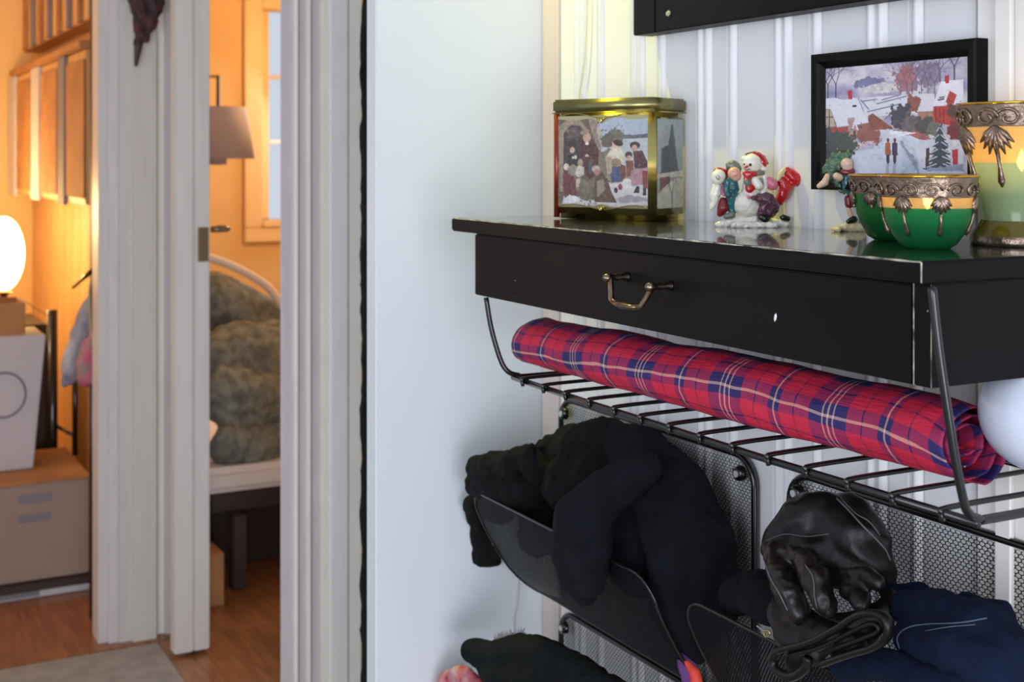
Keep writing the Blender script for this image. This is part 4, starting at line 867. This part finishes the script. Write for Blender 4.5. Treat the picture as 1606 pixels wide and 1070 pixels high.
# ---------------------------------------------------------------- children carrying a fir tree
k8 = 4.116
def p8(x, y, dt, r): return (1260+x/k8, 150+y/k8, dt, r/k8)
figure('tree_carrying_figurine', 1345, 1.405, 366, 'figurine of two children carrying a green fir tree behind bowls', [
 ('ground_base', 'cream2', [[p8(210,862,0,14),p8(280,850,0,24),p8(360,850,0,28),p8(480,860,0,26)],[p8(190,862,0,9),p8(230,866,-.01,14)]], {'d':.0008}),
 ('fir_tree', 'dkgreen', [[p8(150,480,.004,26),p8(190,460,.004,44),p8(260,410,.004,40),p8(340,370,.006,34),p8(400,350,.006,28),p8(450,335,.006,12)],[p8(180,520,.004,30),p8(230,540,.004,36),p8(260,600,.004,30)],[p8(200,400,.004,26),p8(300,385,.0,30)]], {'d':.0022,'ds':.004}),
 ('child_head', 'skin2', [[p8(280,440,-.008,34),p8(284,458,-.008,30)]], {}),
 ('red_scarf', 'dred', [[p8(255,492,-.010,13),p8(290,498,-.012,15),p8(318,488,-.010,13)]], {}),
 ('child_arm', 'skin2', [[p8(100,585,-.004,12),p8(140,560,-.006,20),p8(155,520,-.006,14)],[p8(215,520,-.01,20),p8(235,530,-.01,20)]], {}),
 ('child_coat', 'teal', [[p8(280,530,-.004,34),p8(290,590,-.004,34),p8(310,630,-.004,22)]], {'d':.0008}),
 ('red_shorts', 'dred', [[p8(292,670,-.002,24),p8(296,700,-.002,24)]], {}),
 ('child_leg', 'skin2', [[p8(290,730,-.001,13),p8(310,780,0,12)]], {'v':.0008,'s':1}),
 ('black_shoe', 'blk', [[p8(290,812,-.004,12),p8(325,800,-.002,20)]], {'v':.0008,'s':1}),
 ('second_head', 'skin', [[p8(378,465,-.006,24),p8(385,485,-.006,22)]], {}),
 ('brown_hair', 'hair', [[p8(400,430,-.002,30),p8(430,460,0,36),p8(480,480,0,26),p8(515,485,0,12)]], {'d':.001}),
 ('green_hat', 'dkgreen', [[p8(430,410,0,24),p8(460,425,0,20),p8(480,435,0,14)]], {}),
 ('second_coat', 'grey', [[p8(370,530,0,36),p8(380,600,0,44),p8(390,680,0,44),p8(390,760,0,36),p8(400,830,0,30)]], {}),
])

# ---------------------------------------------------------------- glass candle bowls and vase
def interp(prof, z):
    for (r0, z0_), (r1, z1_) in zip(prof, prof[1:]):
        if z0_ <= z <= z1_ or z1_ <= z <= z0_: return r0+(r1-r0)*(z-z0_)/(z1_-z0_+1e-9)
    return prof[-1][0]
def leafset(r, c, prof, angs, zt_, leaf, drip, off, sub=1.0):
    """filigree leaves with stems lying on the glass"""
    for a_ in angs:
        bm = bmesh.new()
        def S_(da, z, o=0): rr = interp(prof, z)+off+o; return Vector((c[0]+rr*math.cos(a_+da), c[1]+rr*math.sin(a_+da), z))
        for i in range(-3, 4):
            L_ = leaf*(1-.10*abs(i)); sp = i*.30
            p0_ = S_(0, zt_-leaf*.05); r_ = interp(prof, zt_)
            p1_ = S_(math.sin(sp)*L_*.9/r_, zt_-leaf*.15-math.cos(sp)*L_*.75, .0006)
            tube(bm, [p0_, p0_.lerp(p1_, .5)+Vector((0,0,0)), p1_], [.0012*sub, .0026*sub, .0006], 6)
        fin('filigree_leaf', bm, 'filig', r, True)
        bm = tube(bmesh.new(), [S_(0, zt_-leaf*.6), S_(.02, zt_-leaf*.6-drip*.5), S_(.03, zt_-leaf*.6-drip*.85), S_(.03, zt_-leaf*.6-drip)], [.0013*sub, .0011*sub, .0022*sub, .001], 8)
        fin('filigree_stem', bm, 'filig', r, True)
    n = len(angs)
    for q in range(n):
        am = (angs[q]+angs[(q+1) % n]+(2*math.pi if angs[(q+1) % n] < angs[q] else 0))/2
        bm = bmesh.new()
        for sgn in (-1, 1):
            pts = []
            for i in range(22):
                th = i/21*2*math.pi*1.15; rad = (.0075*(1-i/30))*sub
                z = zt_+.004*sub+rad*math.sin(th)*.8; da = sgn*(.0085*sub+rad*math.cos(th))/interp(prof, z)
                rr = interp(prof, z)+off; pts.append((c[0]+rr*math.cos(am+da), c[1]+rr*math.sin(am+da), z))
            tube(bm, pts, .0010*sub, 6)
        fin('filigree_scroll', bm, 'filig', r, True)
def candleglass(name, c, prof, zsplit, zband, mats_, label, cat, leafang, leaf, drip, sub=1.0, flz=None, power=.25, foot=None):
    r = thing(name, (c[0], c[1], ZT), label, cat)
    zs = [p[1] for p in prof]; inner = [(p[0]-.0022, p[1]+.0015) for p in prof if p[0] > .006]
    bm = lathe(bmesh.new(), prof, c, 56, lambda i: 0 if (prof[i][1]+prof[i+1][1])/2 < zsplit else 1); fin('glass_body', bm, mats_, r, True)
    top = prof[-1]
    fin('rim', tube(bmesh.new(), [(c[0]+top[0]*math.cos(t), c[1]+top[0]*math.sin(t), top[1]) for t in np.linspace(0, 2*math.pi, 56, endpoint=False)], .0013, 8, True), 'rim', r, True)
    bp_ = [(interp(prof, z)+.0006, z) for z in np.linspace(zband, top[1]-.0005, 8)]
    fin('filigree_band', lathe(bmesh.new(), bp_, c, 56), 'filig', r, True)
    leafset(r, c, prof, leafang, zband+.002, leaf, drip, .0012, sub)
    if flz:
        bm = lathe(bmesh.new(), [(.0001, flz-.018), (.018, flz-.018), (.018, flz-.006), (.0001, flz-.006)], c, 24); fin('tealight', bm, 'wax', r, True)
        bm = lathe(bmesh.new(), [(.0001, flz-.006), (.0035, flz-.001), (.0042, flz+.003), (.0025, flz+.009), (.0001, flz+.015)], c, 16); fin('flame', bm, 'flame', r, True)
        l = light('candle_light', 'POINT', (c[0], c[1], flz+.006), power, (1, .62, .25), .004); l.parent = r; l.location = Vector((0, 0, flz+.006-ZT))
    return r
def centre(px, t): v = A(px, 300, t); return (v.x, v.y)
def Zp(py, t): return CAM[2]+(CY-py)/F*t
def ang(c): return math.atan2(CAM[1]-c[1], CAM[0]-c[0])
def prof_px(pts, t, z_off=0): return [(r*t/F, max(ZT+.0003, Zp(y, t)) if i else ZT+.0003) for i, (r, y) in enumerate(pts)]
t1 = 1.145; c1 = centre(1455, t1)
pf = prof_px([(2,388),(34,389),(44,382),(56,365),(64,345),(68,325),(70,308),(72,295),(75.5,276)], t1)
h_ = ang(c1)
candleglass('green_candle_bowl', c1, pf, Zp(324,t1), Zp(309,t1), ['green','amberglow'], 'green glass candle bowl in front, silver leaf filigree and gold rim', 'candle holder', [h_+x for x in (-.55,.28,1.4,2.5,3.6,4.7)], .0185, .024, 1.1, Zp(318,t1), .14)
t1 = 1.262; c1 = centre(1404, t1); k_ = 1.0
pf = prof_px([(2,376),(32,377),(42,370),(52,352),(59,335),(62,318),(64,303),(66,290),(70,275)], t1)
h_ = ang(c1)
candleglass('green_candle_bowl', c1, pf, Zp(305,t1), Zp(303,t1), ['green2','amberglow'], 'darker green glass candle bowl half hidden behind the front bowl', 'candle holder', [h_+x for x in (-.6,.5,1.6,2.7,3.8,4.9)], .0165, .006, 1.1, Zp(318,t1), .05)
t1 = 1.19; c1 = centre(1602, t1)
pf = prof_px([(2,384),(74,383),(75,372),(62,352),(58,345),(62,325),(70,290),(78,255),(86,222),(92,195),(97,164)], t1)
h_ = ang(c1)
vs = candleglass('tall_candle_vase', c1, pf, Zp(266,t1), Zp(200,t1), ['pale','amberglow'], 'tall glass candle vase with lit flame and silver leaf filigree', 'candle holder', [h_+x for x in (-1.15,-.42,.5,1.5,2.6,3.6,4.4)], .034, .036, 1.5, Zp(259,t1), .5)
fin('vase_foot', lathe(bmesh.new(), [(.001,ZT+.0002),(75.5*t1/F,ZT+.0002),(77*t1/F,Zp(378,t1)),(76*t1/F,Zp(368,t1)),(62*t1/F,Zp(349,t1)),(59.5*t1/F,Zp(345,t1))], c1, 56, lambda i: 0 if i < 3 else 1), ['filig','olive'], vs, True)
print('verts done')
